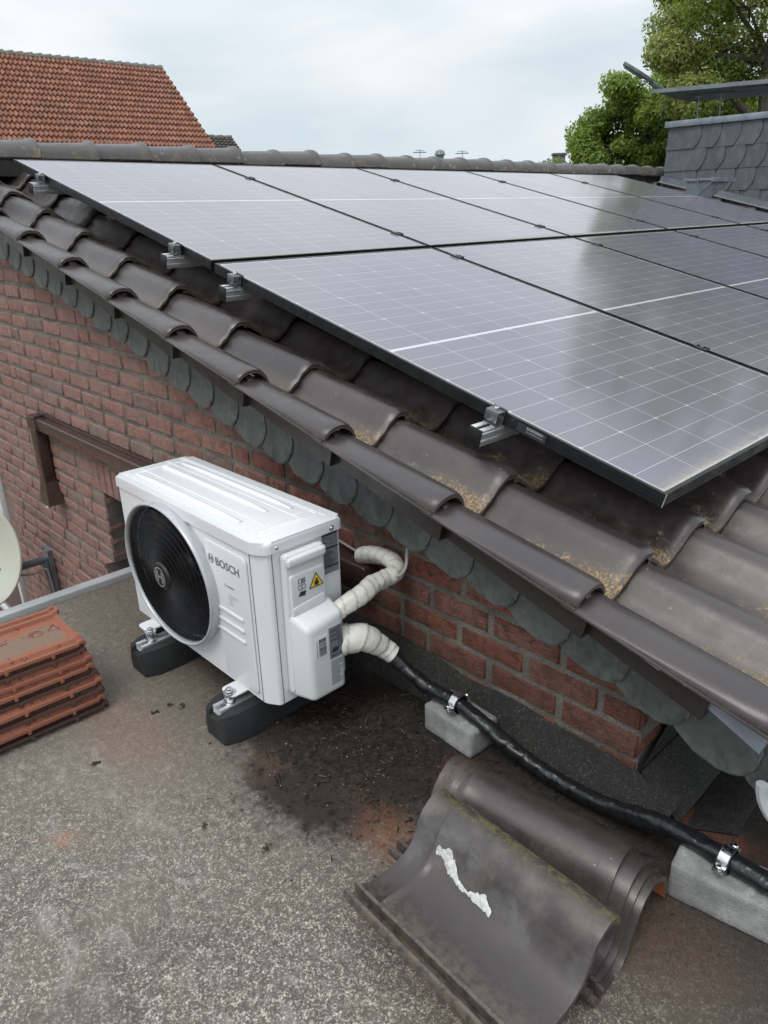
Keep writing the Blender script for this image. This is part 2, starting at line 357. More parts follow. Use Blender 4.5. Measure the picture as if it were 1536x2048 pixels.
def m_oclay(name, c0, c1, k=.6):
    g = G(name); n = g.noise(14, 6, .6); at = g.attr('dirt'); r = g.objrand()
    c = g.mix(r, c0, c1); c = g.mix(g.mr(g.mth('ADD', at, g.mth('MULTIPLY', g.mth('SUBTRACT', n, .5), 1.4)), .25, .8), c, (.20, .135, .095))
    c = g.mix(g.mth('MULTIPLY', g.mr(g.noise(90, 4), .60, .68), k), c, (.022, .018, .016))
    return g.out(c, .85, g.bump(g.noise(130, 4), .5, .002))
M_oclay = m_oclay('red_clay_tile', (.22, .078, .048), (.31, .115, .068))
M_oclayd = m_oclay('sooty_shaded_clay', (.055, .030, .024), (.11, .048, .034), 1.0)  # dark clay copy, paints the shaded gaps between stacked tiles

def m_panel():
    g = G('solar_glass'); x, y, z = g.xyz()
    cw = (1.134-.036)/6; ch = (1.795/2-.024)/12
    a = g.mth('SUBTRACT', x, .018); b = g.mth('MULTIPLY', y, -1)
    b1 = g.mth('SUBTRACT', g.mth('ABSOLUTE', g.mth('SUBTRACT', b, 1.795/2)), .006)     # distance from middle gap
    def line(v, per, w):
        f = g.mth('ABSOLUTE', g.mth('SUBTRACT', g.mth('FRACT', g.mth('ADD', g.mth('DIVIDE', v, per), .5)), .5)); return g.mth('LESS_THAN', f, w/per/2)
    ln = g.mth('MAXIMUM', line(a, cw, .0018), line(b1, ch, .0016))
    # chamfered wafer corners: little diamonds where every third row meets a column line
    fa = g.mth('ABSOLUTE', g.mth('MULTIPLY', g.mth('SUBTRACT', g.mth('FRACT', g.mth('ADD', g.mth('DIVIDE', a, cw), .5)), .5), cw))
    fb = g.mth('ABSOLUTE', g.mth('MULTIPLY', g.mth('SUBTRACT', g.mth('FRACT', g.mth('ADD', g.mth('DIVIDE', b1, ch*3), .5)), .5), ch*3))
    ln = g.mth('MAXIMUM', ln, g.mth('LESS_THAN', g.mth('ADD', fa, fb), .007))
    brd = g.mth('MAXIMUM', g.mth('LESS_THAN', b1, .0005), g.mth('GREATER_THAN', b1, ch*12+.002))
    brd = g.mth('MAXIMUM', brd, g.mth('MAXIMUM', g.mth('LESS_THAN', a, -.003), g.mth('GREATER_THAN', a, cw*6+.003)))
    wht = g.mth('MAXIMUM', ln, brd)
    bus = g.mth('MULTIPLY', line(b1, .0075, .0012), .36)
    cell = g.mix(g.noise(1.2, 2, vec=g.pos()), (.080, .069, .108), (.095, .083, .122)); 
    ci = g.n('TexWhiteNoise', noise_dimensions='2D'); cb = g.n('CombineXYZ'); g.l(g.mth('FLOOR', g.mth('DIVIDE', a, cw)), cb.inputs[0]); g.l(g.mth('FLOOR', g.mth('DIVIDE', b1, ch*3)), cb.inputs[1]); g.l(cb.outputs[0], ci.inputs['Vector'])
    cell = g.mix(g.mth('MULTIPLY', ci.outputs[0], .5), cell, (.108, .098, .138))
    c = g.mix(bus, cell, (.32, .32, .34)); c = g.mix(wht, c, g.mix(brd, (.46, .47, .49), (.60, .61, .63)))
    dirt = g.mth('MULTIPLY', g.mr(b, 1.735, 1.79), g.mr(g.noise(14, 5, .7, stretch=(1, 3, 1)), .3, .6))
    c = g.mix(g.mth('MULTIPLY', dirt, .85), c, (.30, .26, .20))
    sky_film = g.mth('ADD', .18, g.mth('MULTIPLY', g.mr(g.noise(1.6, 5, vec=g.pos()), .35, .7), .05)); c = g.mix(sky_film, c, (.40, .40, .41))  # dust film lightened to stand in for diffuse sky reflection on the glass
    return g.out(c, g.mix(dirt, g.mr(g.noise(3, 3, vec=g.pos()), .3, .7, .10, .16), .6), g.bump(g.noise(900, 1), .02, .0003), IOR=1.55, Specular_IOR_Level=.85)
M_panel = m_panel()

# ------------------------------------------------------------------ roof frame
SL = 0.2427; CS, SN = math.cos(SL), math.sin(SL)
def RP(u, v, h): return (u*CS+h*SN, v, 1.15-u*SN+h*CS)
PM = Matrix(((0, -CS, SN, 0), (1, 0, 0, 0), (0, SN, CS, 0), (0, 0, 0, 1)))      # local (along ridge, up-slope, out) -> world
def PMat(u, v, h): p = RP(u, v, h); m = PM.copy(); m.translation = p; return m
KP = [(0, 0), (.15, -.008), (.30, -.035), (.42, -.060), (.51, -.073), (.59, -.077), (.68, -.071), (.78, -.047), (.87, -.017), (.94, -.003), (1, 0)]
def prof(t):
    t = t % 1.0
    for (a, p), (b, q) in zip(KP, KP[1:]):
        if t <= b:
            w = (t-a)/(b-a); w = w*w*(3-2*w) if .2 < t < .95 else w; return p+(q-p)*w
    return 0
TP = .262; V0 = -.045; HC = -.122; UF = [1.825+.398*(1-k) for k in range(13)]

# ================================================================== THE HOUSE
YW = -.12; WX = 1.812
house = empty('gable_house', (WX, YW, 0), label='brick gable house with low brown pantile roof carrying the black solar panels', cat='house')
def hb(mb, name, mat, **k):
    o = mb.build(name, mat, None, **k); o.parent = house; o.matrix_parent_inverse = Matrix.Translation((-WX, -YW, 0)); return o
def roofz(x): return 1.15 - x*math.tan(SL) - .30 if x > -2.3 else 1.15+2.3*math.tan(SL)-.30+(x+2.3)*.25
def bricks(mb, M, x0, x1, z0, z1, ok, detail=True, zph=.1015, xr=None, clip=None):
    """running bond of hand-made bricks on local plane (x right, y out, z up)"""
    H = .0755; L = .2185; k0 = int(math.floor((z0-zph)/H)); k1 = int(math.ceil((z1-zph)/H))
    for k in range(k0, k1+1):
        zb = zph+k*H; rnd = random.Random(k*77+5); x = (xr if xr is not None else x1) - (0 if k % 2 == 0 else .11)
        if k % 2: cells = [(x, (xr if xr is not None else x1))]
        else: cells = []
        while x > x0:
            l = .104 if rnd.random() < .13 else L+rnd.uniform(-.007, .007); cells.append((x-l, x)); x -= l
        for a, b in cells:
            if b < x0 or a > x1: continue
            a2, b2 = a+.006+rnd.uniform(0, .002), b-.006-rnd.uniform(0, .002); c2, d2 = zb+.006+rnd.uniform(-.001, .002), zb+H-.006-rnd.uniform(-.001, .002)
            if clip:
                lo, hi = clip((c2+d2)/2); 
                if hi is not None and a2 < hi-.02 and b2 > hi and a2 < -1: b2 = hi-.004
                if lo is not None and b2 > lo+.02 and a2 < lo: a2 = lo+.003
            if not ok((a2+b2)/2, (c2+d2)/2, a2, b2, c2, d2): continue
            nx = 9 if detail and b > -2.6 else 5; nz_ = 5 if detail and b > -2.6 else 3
            vs = []; off = rnd.uniform(-.0025, .003); tl = rnd.uniform(-.006, .006); sd = rnd.uniform(0, 99)
            for i in range(nx):
                for j in range(nz_):
                    s_ = i/(nx-1); t_ = j/(nz_-1); ed = i in (0, nx-1) or j in (0, nz_-1); e2 = (i in (1, nx-2) or j in (1, nz_-2))
                    wx = [0, .03]+[.03+.94*q/(nx-3) for q in range(1, nx-3)]+[.97, 1] if nx > 5 else [0, .05, .5, .95, 1]
                    wz = [0, .09, .5, .91, 1] if nz_ == 5 else [0, .5, 1]
                    px = a2+(b2-a2)*wx[i]; pz = c2+(d2-c2)*wz[j]
                    nn = noise.noise((px*45+sd, pz*70, sd)); 
                    y = (-.012 if ed else off+nn*.0034+tl*(wz[j]-.5)*.4 - (.0018 if e2 else 0))
                    if ed: px += noise.noise((px*60, pz*60, sd))*.0022; pz += noise.noise((px*60, sd, pz*60))*.0022
                    vs.append((px, y, pz))
            fs = [(i*nz_+j, (i+1)*nz_+j, (i+1)*nz_+j+1, i*nz_+j+1) for i in range(nx-1) for j in range(nz_-1)]
            mb.add(vs, fs, M)
NX0, NX1, NZ0, NZ1 = -1.08, -.24, -.62, .035        # window niche
def okw(cx, cz, a, b, c, d):
    if cz > roofz(cx)-.03: return False
    if b > NX0-.02 and a < NX1 and d > NZ0 and c < NZ1+.166: return b <= NX0+.004 or c > NZ1+.15
    if a > -.3 and d < .03: return False
    return True
FL = Matrix(((1, 0, 0, 0), (0, -1, 0, YW), (0, 0, 1, 0), (0, 0, 0, 1)))
mb = MB(); bricks(mb, FL, -5.2, WX-.004, -2.6, 1.5, okw, xr=WX, clip=lambda z: (None, NX0+.006 if NZ0 < z < NZ1+.15 else None))
# cut bricks that run into the niche, soldier course above it
x = NX0-.07
i = 0
while x < NX1+.1:
    vs = [(x+.005, 0, NZ1+.006), (x+.066, 0, NZ1+.006), (x+.066, 0, NZ1+.162), (x+.005, 0, NZ1+.162)]
    ins = [(x+.011, .011, NZ1+.014), (x+.060, .011, NZ1+.014), (x+.060, .011, NZ1+.154), (x+.011, .011, NZ1+.154)]
    mb.add([(a, b-.008, c) for a, b, c in vs+ins], [(4, 5, 6, 7), (0, 1, 5, 4), (1, 2, 6, 5), (2, 3, 7, 6), (3, 0, 4, 7)], FL); x += .0715; i += 1
MJ = Matrix(((0, 1, 0, NX0+.006), (1, 0, 0, YW), (0, 0, 1, 0), (0, 0, 0, 1)))        # jamb of niche, facing +x
bricks(mb, MJ, 0.0, .22, -.62, .035, lambda cx, cz, a, b, c, d: d < .04 and a > -.02, False, xr=.22, clip=lambda z: (0, None))
ME = Matrix(((0, 1, 0, WX+.004), (1, 0, 0, YW), (0, 0, 1, 0), (0, 0, 0, 1)))          # end face of the gable wall
bricks(mb, ME, 0.0, .36, .05, .5, lambda cx, cz, a, b, c, d: d < .45 and a > -.02, False, xr=.36, clip=lambda z: (0, None))
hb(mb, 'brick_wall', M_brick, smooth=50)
mb = MB(); D = .30
def wallprism(mb, pts, y0, y1, M=None):
    mb.prism(pts, y1-y0, Matrix(((1, 0, 0, 0), (0, 0, 1, y0), (0, 1, 0, 0), (0, 0, 0, 1))))
ym = YW+.007
wallprism(mb, [(-5.4, -2.7), (-5.4, roofz(-5.4)), (-2.3, roofz(-2.3)), (NX0, roofz(NX0)), (NX0, -2.7)], ym, ym+D)
wallprism(mb, [(NX0, NZ1), (NX0, roofz(NX0)), (NX1, roofz(NX1)), (NX1, NZ1)], ym, ym+D)
wallprism(mb, [(NX0, -2.7), (NX0, NZ0), (NX1, NZ0), (NX1, -2.7)], ym, ym+D)
wallprism(mb, [(NX1, -2.7), (NX1, roofz(NX1)), (WX-.004, roofz(WX)), (WX-.004, .06), (WX-.004, -2.7)], ym, ym+D)
mb.box(-5.4, WX-.01, ym+D, 14, -2.7, .1)
hb(mb, 'wall_core', M_mortar, smooth=0)
# window in the niche, with its brown sill
mb = MB(); mb.box(NX0+.005, NX1-.005, YW+.17, YW+.21, NZ0, NZ1-.004, .004); wf = hb(mb, 'window_frame', M_brownmet)
mb = MB(); mb.box(NX0+.07, NX1-.07, YW+.162, YW+.168, NZ0+.07, NZ1-.07); mb.build('pane', M_glass, wf)
mb = MB()
for q in range(4): mb.box(NX0-.02, NX0+.5, YW-.05+q*.012, YW+.16, -.375-q*.030, -.352-q*.030, .006)
hb(mb, 'window_sill', M_brownmet)
# white framed window at the far left of the gable
mb = MB(); WX0, WX1, WZ0, WZ1 = -4.2, -2.80, -1.55, -.05
for a, b, c, d in ((WX0, WX1, WZ1-.055, WZ1), (WX0, WX1, WZ0, WZ0+.055), (WX0, WX0+.055, WZ0, WZ1), (WX1-.055, WX1, WZ0, WZ1), (-3.55, -3.49, WZ0, WZ1)): mb.box(a, b, YW-.03, YW+.02, c, d, .005)
wf = hb(mb, 'window_frame', M_whitepl)
mb = MB(); mb.box(WX0+.05, WX1-.05, YW-.012, YW-.006, WZ0+.05, WZ1-.05); mb.build('pane', M_glass, wf)

# unseen deck added under both roof slopes so no light leaks through
mb = MB()
mb.add([RP(2.19, -.17, -.25), RP(-2.32, -.17, -.25), RP(-2.32, 14, -.25), RP(2.19, 14, -.25), RP(2.19, -.17, -.29), RP(-2.32, -.17, -.29), RP(-2.32, 14, -.29), RP(2.19, 14, -.29)],
       [(0, 1, 2, 3), (7, 6, 5, 4), (0, 4, 5, 1), (2, 6, 7, 3), (0, 3, 7, 4), (1, 5, 6, 2)])
a = RP(-2.32, 0, -.15)
mb.add([(a[0], -.25, a[2]), (a[0], 14, a[2]), (a[0]-3.2, 14, a[2]-.8), (a[0]-3.2, -.25, a[2]-.8), (a[0], -.25, a[2]-.09), (a[0], 14, a[2]-.09), (a[0]-3.2, 14, a[2]-.89), (a[0]-3.2, -.25, a[2]-.89)], [(0, 1, 2, 3), (7, 6, 5, 4), (0, 3, 7, 4), (1, 5, 6, 2)])
hb(mb, 'leak_stop_deck', M_brownmet, smooth=0)
# board behind the slates
mb = MB(); mb.add([RP(2.25, -.195, -.262), RP(-2.3, -.195, -.262), RP(-2.3, -.195, -.33), RP(2.25, -.195, -.33), RP(2.25, -.13, -.262), RP(-2.3, -.13, -.262), RP(-2.3, -.13, -.33), RP(2.25, -.13, -.33)],
       [(0, 1, 2, 3), (7, 6, 5, 4), (3, 2, 6, 7), (0, 3, 7, 4), (0, 4, 5, 1)])
hb(mb, 'verge_board', M_brownmet, smooth=0)

# field tiles
mb = MB()
US = [0, .12, .24, .34, .380, .394, .403, .410, .416, .420]
def field_tile(mb, k, uf, dirtk=1., TT=None):
    rnd = random.Random(int(k*131+uf*977)); n = 20; LN = .42; jit = rnd.uniform(-.003, .004); dv = rnd.uniform(-.003, .003); du = rnd.uniform(-.006, .006); tw = rnd.uniform(-.007, .007)
    va, vb = V0+(k-1)*TP+.022, V0+k*TP+.034; vs = []; di = []; li = []
    for iu, uu in enumerate(US):
        for j in range(n):
            s_ = j/(n-1); v = va+(vb-va)*s_; t = ((v-V0)/TP) % 1.0
            tt = (v-V0)/TP-(k-1)
            h = HC+(prof(tt) if tt < 1 else prof(tt-1)*.9+.0)
            h += .004 if tt > .93 else 0
            if s_ < .12: h -= .009*(1-s_/.12)
            h += -.037*(1-uu/LN)+jit+tw*(s_-.5)
            e = max(0, uu-.392)/.028; h -= .0095*e*e
            vs.append(RP(uf-LN+uu+du, v+dv, h))
            bandl = math.exp(-((tt-(.46 if k == 0 else .34))/.20)**2); bott = math.exp(-((tt-.62)/.2)**2)
            fr = uu/LN
            di.append((.08 if uf > .8 else -.02)+dirtk*(.85*bandl*(.45+.55*fr)+.35*bott*fr+(.15 if fr < .2 else 0)))
            near = max(0, min(1, (uf-.55)/.7)) if k <= 1 else max(0, min(1, (uf-1.2)/.4))*.75
            li.append(near*(bandl*.95*(.5+.5*fr)+.5*bott*fr))
    nu = len(US); fs = [(i*n+j, (i+1)*n+j, (i+1)*n+j+1, i*n+j+1) for i in range(nu-1) for j in range(n-1)]
    b = len(vs); dn = Vector((-SN, 0, -CS))*.0125
    for j in range(n): p = Vector(vs[(nu-1)*n+j]); vs.append(tuple(p+dn)); di.append(1.0); li.append(.1)
    for j in range(n): p = Vector(vs[(nu-4)*n+j]); vs.append(tuple(p+dn*1.3)); di.append(.8); li.append(0)
    for j in range(n-1): fs += [((nu-1)*n+j, b+j, b+j+1, (nu-1)*n+j+1), (b+j, b+n+j, b+n+j+1, b+j+1)]
    # right edge thickness
    e = len(vs)
    for i in range(nu): p = Vector(vs[i*n+n-1]); vs.append(tuple(p+dn*.8)); di.append(.5); li.append(0)
    for i in range(nu-1): fs.append((i*n+n-1, (i+1)*n+n-1, e+i+1, e+i))
    mb.add(vs, fs, None, 0, dirt=di, lichen=li)
for ui, uf in enumerate(UF):
    if uf < -2.35: continue
    for k in range(0, 53):
        field_tile(mb, k, uf, 1.0 if k < 5 else .7)
hb(mb, 'roof_tiles', M_tile, smooth=45)
# verge tiles with their dark side flaps
VPR = [(-.325, -.150), (-.3258, -.143), (-.320, -.131), (-.307, -.120), (-.289, -.113), (-.268, -.110), (-.248, -.113), (-.230, -.123), (-.214, -.139), (-.203, -.156), (-.197, -.172)]
for ui, uf in enumerate(UF):
    if uf < -2.35: continue
    mb = MB(); n = len(VPR); LN = .43; vs = []; di = []; li = []
    for uu in (0, .2, .38, .408, .42, .427, .43):
        for j, (v, h) in enumerate(VPR):
            e = max(0, uu-.41)/.02; c_ = Vector((-.262, -.155)); d_ = Vector((v, h))-c_; d_ *= 1-.10*e*e
            vs.append(RP(uf-LN+uu, c_.x+d_.x, c_.y+d_.y-(.004+.034*max(0, min(1, (h+.150)/.035)))*(1-uu/LN) if j < 8 else c_.y+d_.y-.038*(1-uu/LN))); di.append(-.22+(.5 if j in (0, 1, n-1, n-2) else 0)+(.12 if uu > .405 else 0)); li.append(.5*max(0, min(1, (uf-.4)/.8)) if j > 8 else -.1)
    fs = [(i*n+j, (i+1)*n+j, (i+1)*n+j+1, i*n+j+1) for i in range(6) for j in range(n-1)]
    b = len(vs)
    for sc_, uo in ((.80, 0), (.72, -.06)):
        for j, (v, h) in enumerate(VPR):
            vs.append(RP(uf+uo, -.262+(v+.262)*sc_, -.155+(h+.155)*sc_*.90-.003)); di.append(.9); li.append(.0)
    fs += [(6*n+j, b+j, b+j+1, 6*n+j+1) for j in range(n-1)]+[(b+j, b+n+j, b+n+j+1, b+j+1) for j in range(n-1)]
    mb.add(vs, fs, None, 0, dirt=di, lichen=li)
    # little outward lip along the outer edge
    mb.add([RP(uf-LN, -.325, -.152), RP(uf, -.325, -.148), RP(uf, -.330, -.149), RP(uf-LN, -.330, -.153), RP(uf, -.325, -.154), RP(uf, -.330, -.153), RP(uf-LN, -.330, -.157), RP(uf-LN, -.325, -.159)], [(0, 1, 2, 3), (1, 4, 5, 2), (3, 2, 5, 6), (6, 5, 4, 7)], dirt=.1, lichen=-.1)
    hb(mb, 'verge_tile', M_tile, smooth=50)
    mb = MB(); y0 = -.300; y1 = -.272; u1 = uf+.028 if ui else 2.115; u0 = uf-.40
    y0 = -.316; y1 = -.296; p = [RP(u0, y1, -.15), RP(u1, y0, -.165), RP(u1, y0, -.212), RP(u0, y1, -.206)]
    q = [RP(u0, y1+.01, -.15), RP(u1, y0+.05, -.165), RP(u1, y0+.05, -.212), RP(u0, y1+.01, -.206)]
    mb.add(p+q, [(0, 1, 2, 3), (7, 6, 5, 4), (1, 5, 6, 2), (3, 2, 6, 7), (0, 3, 7, 4)])
    hb(mb, 'verge_flap', M_brownmet, smooth=0)
# scale slates along the verge
xs = [2.1355-.1405*k for k in range(32)]
for k, x in enumerate(xs):
    rnd = random.Random(k+3); w = .099+rnd.uniform(-.004, .005); ztip = 1.15-.2475*x-(.397 if x < .7 else .397-.036*min(1, (x-.7)/.6))/CS+rnd.uniform(-.007, .005)+(.022 if x < -.25 else 0); cz = ztip+.098
    out = []
    for q in range(29):
        t = PI+PI*q/28; ex = .78; cx_ = math.copysign(abs(math.cos(t))**ex, math.cos(t)); sz_ = -abs(math.sin(t))**.86
        j = 1+rnd.uniform(-.018, .018)
        out.append((x-.012+cx_*w*j+.010*(1+sz_), cz+sz_*.092*j-(cx_*w)*.27))
    out += [(x-.012+w, cz+.072-.2475*w), (x-.012-w, cz+.072+.2475*w)]
    base_y = -.203; nO = len(out); vs = []
    tl = .014       # right side stands proud over the next slate
    def yy(px, pz, lay): return base_y-.006-tl*((px-x)/w*.5+.5)*.55-(.010*max(0, (cz-pz)/.1))+(.0 if lay == 0 else .007)
    for (px, pz) in out: vs.append((px, yy(px, pz, 0), pz))
    cen = Vector((x-.01, 0, cz))
    for (px, pz) in out:
        kk = .955-.07*max(0, noise.noise((px*30, pz*30, k)))*2; qx = cen.x+(px-cen.x)*kk+rnd.uniform(-.0016, .0016); qz = cen.z+(pz-cen.z)*kk+rnd.uniform(-.0016, .0016); vs.append((qx, yy(qx, qz, 0)-.0035, qz))
    vs.append((cen.x, yy(cen.x, cen.z, 0)-.0035, cen.z))
    for (px, pz) in out: vs.append((px, yy(px, pz, 1), pz))
    fs = []
    for i in range(nO):
        j = (i+1) % nO; fs += [(i, j, nO+j, nO+i), (nO+i, nO+j, 2*nO), (2*nO+1+i, 2*nO+1+j, j, i)]
    mb = MB(); mb.add(vs, fs, None, 0, rim=[1.0]*nO+[.35]*nO+[0.0]+[0.0]*nO); hb(mb, 'verge_slate', M_slate, smooth=28)

# ridge tiles
RR = .118; rx, rz_ = -2.30, 1.655
for k in range(-1, 24):
    y1 = .282+.334*k+.02; y0 = y1-.375; rnd = random.Random(k+50); mb = MB(); n = 15; jz = rnd.uniform(-.005, .005); jx = rnd.uniform(-.004, .004)
    ysl = [0, .04, .12, .30, .342, .355, .372, .375]; rs = [.90, .905, .92, .985, 1.01, 1.10, 1.115, 1.09]
    vs = []; di = []; li = []
    for yl, r_ in zip(ysl, rs):
        for j in range(n):
            t = PI*j/(n-1); s_ = abs(math.cos(t)); 
            vs.append((rx+jx+math.cos(t)*RR*1.02*r_, y0+yl, rz_+jz-.025+(math.sin(t)**.8)*(RR*.82)*r_)); di.append(.25+.5*s_**6); li.append(.35*s_**5)
    fs = [(i*n+j, i*n+j+1, (i+1)*n+j+1, (i+1)*n+j) for i in range(len(ysl)-1) for j in range(n-1)]
    b = len(vs)
    for j in range(n):
        t = PI*j/(n-1); vs.append((rx+jx+math.cos(t)*RR*.97, y0+.375, rz_+jz-.03+(math.sin(t)**.8)*(RR*.78))); di.append(.6); li.append(0)
    e7 = (len(ysl)-1)*n; fs += [(e7+j, b+j, b+j+1, e7+j+1) for j in range(n-1)]
    # lower edge thickness towards the camera side
    b2 = len(vs)
    for i, (yl, r_) in enumerate(zip(ysl, rs)): vs.append((rx+jx+RR*r_*.90, y0+yl, rz_+jz-.034)); di.append(.9); li.append(.2)
    fs += [(i*n, (i+1)*n, b2+i+1, b2+i) for i in range(len(ysl)-1)]
    mb.add(vs, fs, None, 0, dirt=di, lichen=li)
    hb(mb, 'ridge_tile', M_ridge, smooth=50)
mb = MB(); mb.box(rx-.06, rx+.07, -.26, 14, rz_-.12, rz_-.02); hb(mb, 'ridge_batten', M_brownmet, smooth=0)

# gutter, its end cap and the zinc strip at the eaves
mb = MB(); gx_, gz_, gr = 2.190, .335, .072
def gut(s, t): a = PI+PI*s; return (gx_+math.cos(a)*gr, -.275+t*8, gz_+math.sin(a)*gr)
mb.grid(gut, 13, 2); mb.grid(lambda s, t: (gx_+math.cos(PI+PI*s)*(gr-.003), -.273+t*8, gz_+math.sin(PI+PI*s)*(gr-.003)), 13, 2)
mb.tube([(gx_+gr+.004, -.278, gz_), (gx_+gr+.004, 7.7, gz_)], .009, 8)
gt = hb(mb, 'gutter', M_galv)
mb = MB(); mb.prism([(gx_+math.cos(PI+PI*q/16)*gr, gz_+math.sin(PI+PI*q/16)*gr) for q in range(17)], .004, Matrix(((1, 0, 0, 0), (0, 0, -1, -.274), (0, 1, 0, 0), (0, 0, 0, 1))))
mb.tube([(gx_+math.cos(PI+PI*q/16)*(gr+.006), -.276, gz_+math.sin(PI+PI*q/16)*(gr+.006)) for q in range(17)], .011, 8)
mb.build('gutter_end', M_trim, gt)
mb = MB(); mb.add([RP(1.98, -.309, -.148), RP(2.22, -.309, -.150), RP(2.22, -.309, -.205), RP(2.12, -.309, -.185), RP(1.98, -.309, -.172), RP(2.22, -.26, -.150), RP(2.22, -.26, -.205)], [(0, 1, 2, 3, 4), (1, 5, 6, 2)])
hb(mb, 'eaves_strip', M_zincb, smooth=0)

# chimney with slate cladding
CY, CX0, CX1, CZT = 7.36, -2.08, -.30, 2.115
mb = MB(); mb.box(CX0+.01, CX1, CY+.012, CY+1.1, 1.2, CZT)
ch = hb(mb, 'chimney', M_cslate, smooth=0)
def cb(mb, name, mat, **k):
    return mb.build(name, mat, ch, **k)
mb = MB(); CH = .222
for r in range(5):
    zt = CZT-r*CH; x = CX0-.012; w0 = .34 if r % 2 == 0 else .42; k = 0
    while x < CX1:
        w = w0 if k == 0 else .215; rnd = random.Random(r*31+k); x1 = x+w+.04
        def sc_(t): return .030*math.sin(min(1, t*1.15)*PI*.62)-.085*t*t
        pts = [(x-(.03 if k else 0), zt+.03), (x1, zt+.03)]+[(x1+sc_(q/8), zt-CH*q/8-.010) for q in range(9)]+[(x-(.05 if k else 0), zt-CH-.010)]
        tz = .010 if k else 0; yo = CY-.006-.0015*r
        vs = [(a, yo-.012*((zt-b)/CH)-.012*(a-x)/w, b) for a, b in pts]+[(a, yo+.004, b) for a, b in pts]; m = len(pts)
        mb.add(vs, [tuple(range(m)), tuple(range(2*m-1, m-1, -1))]+[(i, (i+1) % m, m+(i+1) % m, m+i)[::-1] for i in range(m)])
        x += w; k += 1
        yo += 0
cb(mb, 'slate_cladding', M_cslate, smooth=0)
mb = MB(); mb.box(CX0-.05, CX1+.02, CY-.045, CY+1.15, CZT-.004, CZT+.060, .005); mb.box(-1.62, -1.59, CY-.052, CY+1.155, CZT-.008, CZT+.064, .003); cb(mb, 'coping', M_zincb)
mb = MB(); cm = T(-.66, CY+.45, 2.43) @ Ry(math.radians(2.2)) @ Rx(math.radians(-3))
mb.box(-1.72, 1.2, -.42, .5, -.004, .008, 0, cm); mb.box(-1.72, 1.2, -.425, -.41, -.03, .010, 0, cm); mb.box(-1.5, 1.1, -.02, .02, -.022, -.004, 0, cm); mb.box(-.9, -.45, -.2, .2, -.018, -.004, 0, cm)
cb(mb, 'rain_cover', M_pole, smooth=0)
for (x, y) in ((-1.87, CY+.20), (-1.64, CY+.24)):
    mb = MB(); mb.tube([(x-.0, y, CZT+.05), (x-.01, y, 2.35), (x-.01, y, 2.42)], .008, 8); mb.box(x-.04, x+.04, y-.02, y+.02, 2.41, 2.416); cb(mb, 'cover_rod', M_pole)
mb = MB(); mb.add([RP(-2.16, CY-.09, -.118), RP(-.3, CY-.09, -.118), RP(-.3, CY-.035, -.105), RP(-2.16, CY-.035, -.105), RP(-.3, CY-.035, -.05), RP(-2.16, CY-.035, -.05)], [(0, 1, 2, 3), (3, 2, 4, 5)]); cb(mb, 'flashing', M_pole, smooth=0)

# galvanised roof step beside the chimney
step = MB(); sm = PMat(-1.12, 6.35, -.02) @ Rx(math.radians(-14))
for q in range(9): step.box(-.25+.5*q/9, -.25+.5*q/9+.012, -.12, .14, .12, .135, 0, sm)
for a, b in ((-.14, -.125), (.13, .145), (0, .012)): step.box(-.26, .27, a, b, .105, .14, .002, sm)
st_o = hb(step, 'roof_step', M_zincb, smooth=0)
for sx in (-.18, .16):
    mb = MB(); mb.add([(sx, -.12, .11), (sx+.02, -.12, .11), (sx+.02, .14, .11), (sx, .14, .11), (sx, .12, -.1), (sx+.02, .12, -.1), (sx+.02, .17, -.1), (sx, .17, -.1)], [(3, 2, 1, 0), (4, 5, 6, 7), (0, 1, 5, 4), (2, 3, 7, 6), (0, 4, 7, 3), (1, 2, 6, 5)], sm)
    mb.build('bracket', M_zincb, st_o, 0)

# ================================================================== SOLAR PANELS AND RAILS
PW, PL, PG, PGR = 1.134, 1.795, .020, .036
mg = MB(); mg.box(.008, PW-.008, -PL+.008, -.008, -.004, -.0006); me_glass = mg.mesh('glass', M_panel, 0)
mf = MB()
for a, b, c, d in ((0, .010, -PL, 0), (PW-.010, PW, -PL, 0), (.010, PW-.010, -.010, 0), (.010, PW-.010, -PL, -PL+.010)): mf.box(a, b, c, d, -.032, .0008)
for a, b, c, d in ((.010, .030, -PL+.01, -.01), (PW-.03, PW-.010, -PL+.01, -.01)): mf.box(a, b, c, d, -.032, -.029)
for zz in (-.011, -.022): mf.box(-.0012, .001, -PL, 0, zz, zz+.002); mf.box(0, PW, -PL-.0012, -PL+.001, zz, zz+.002)
me_frame = mf.mesh('frame', M_ano, 0)
mbk = MB(); mbk.box(.012, PW-.012, -PL+.012, -.012, -.008, -.005); me_back = mbk.mesh('backsheet', M_black, 0)
ordn = ['nearest the verge', 'second from the verge', 'third from the verge', 'fourth from the verge', 'fifth from the verge', 'sixth from the verge']
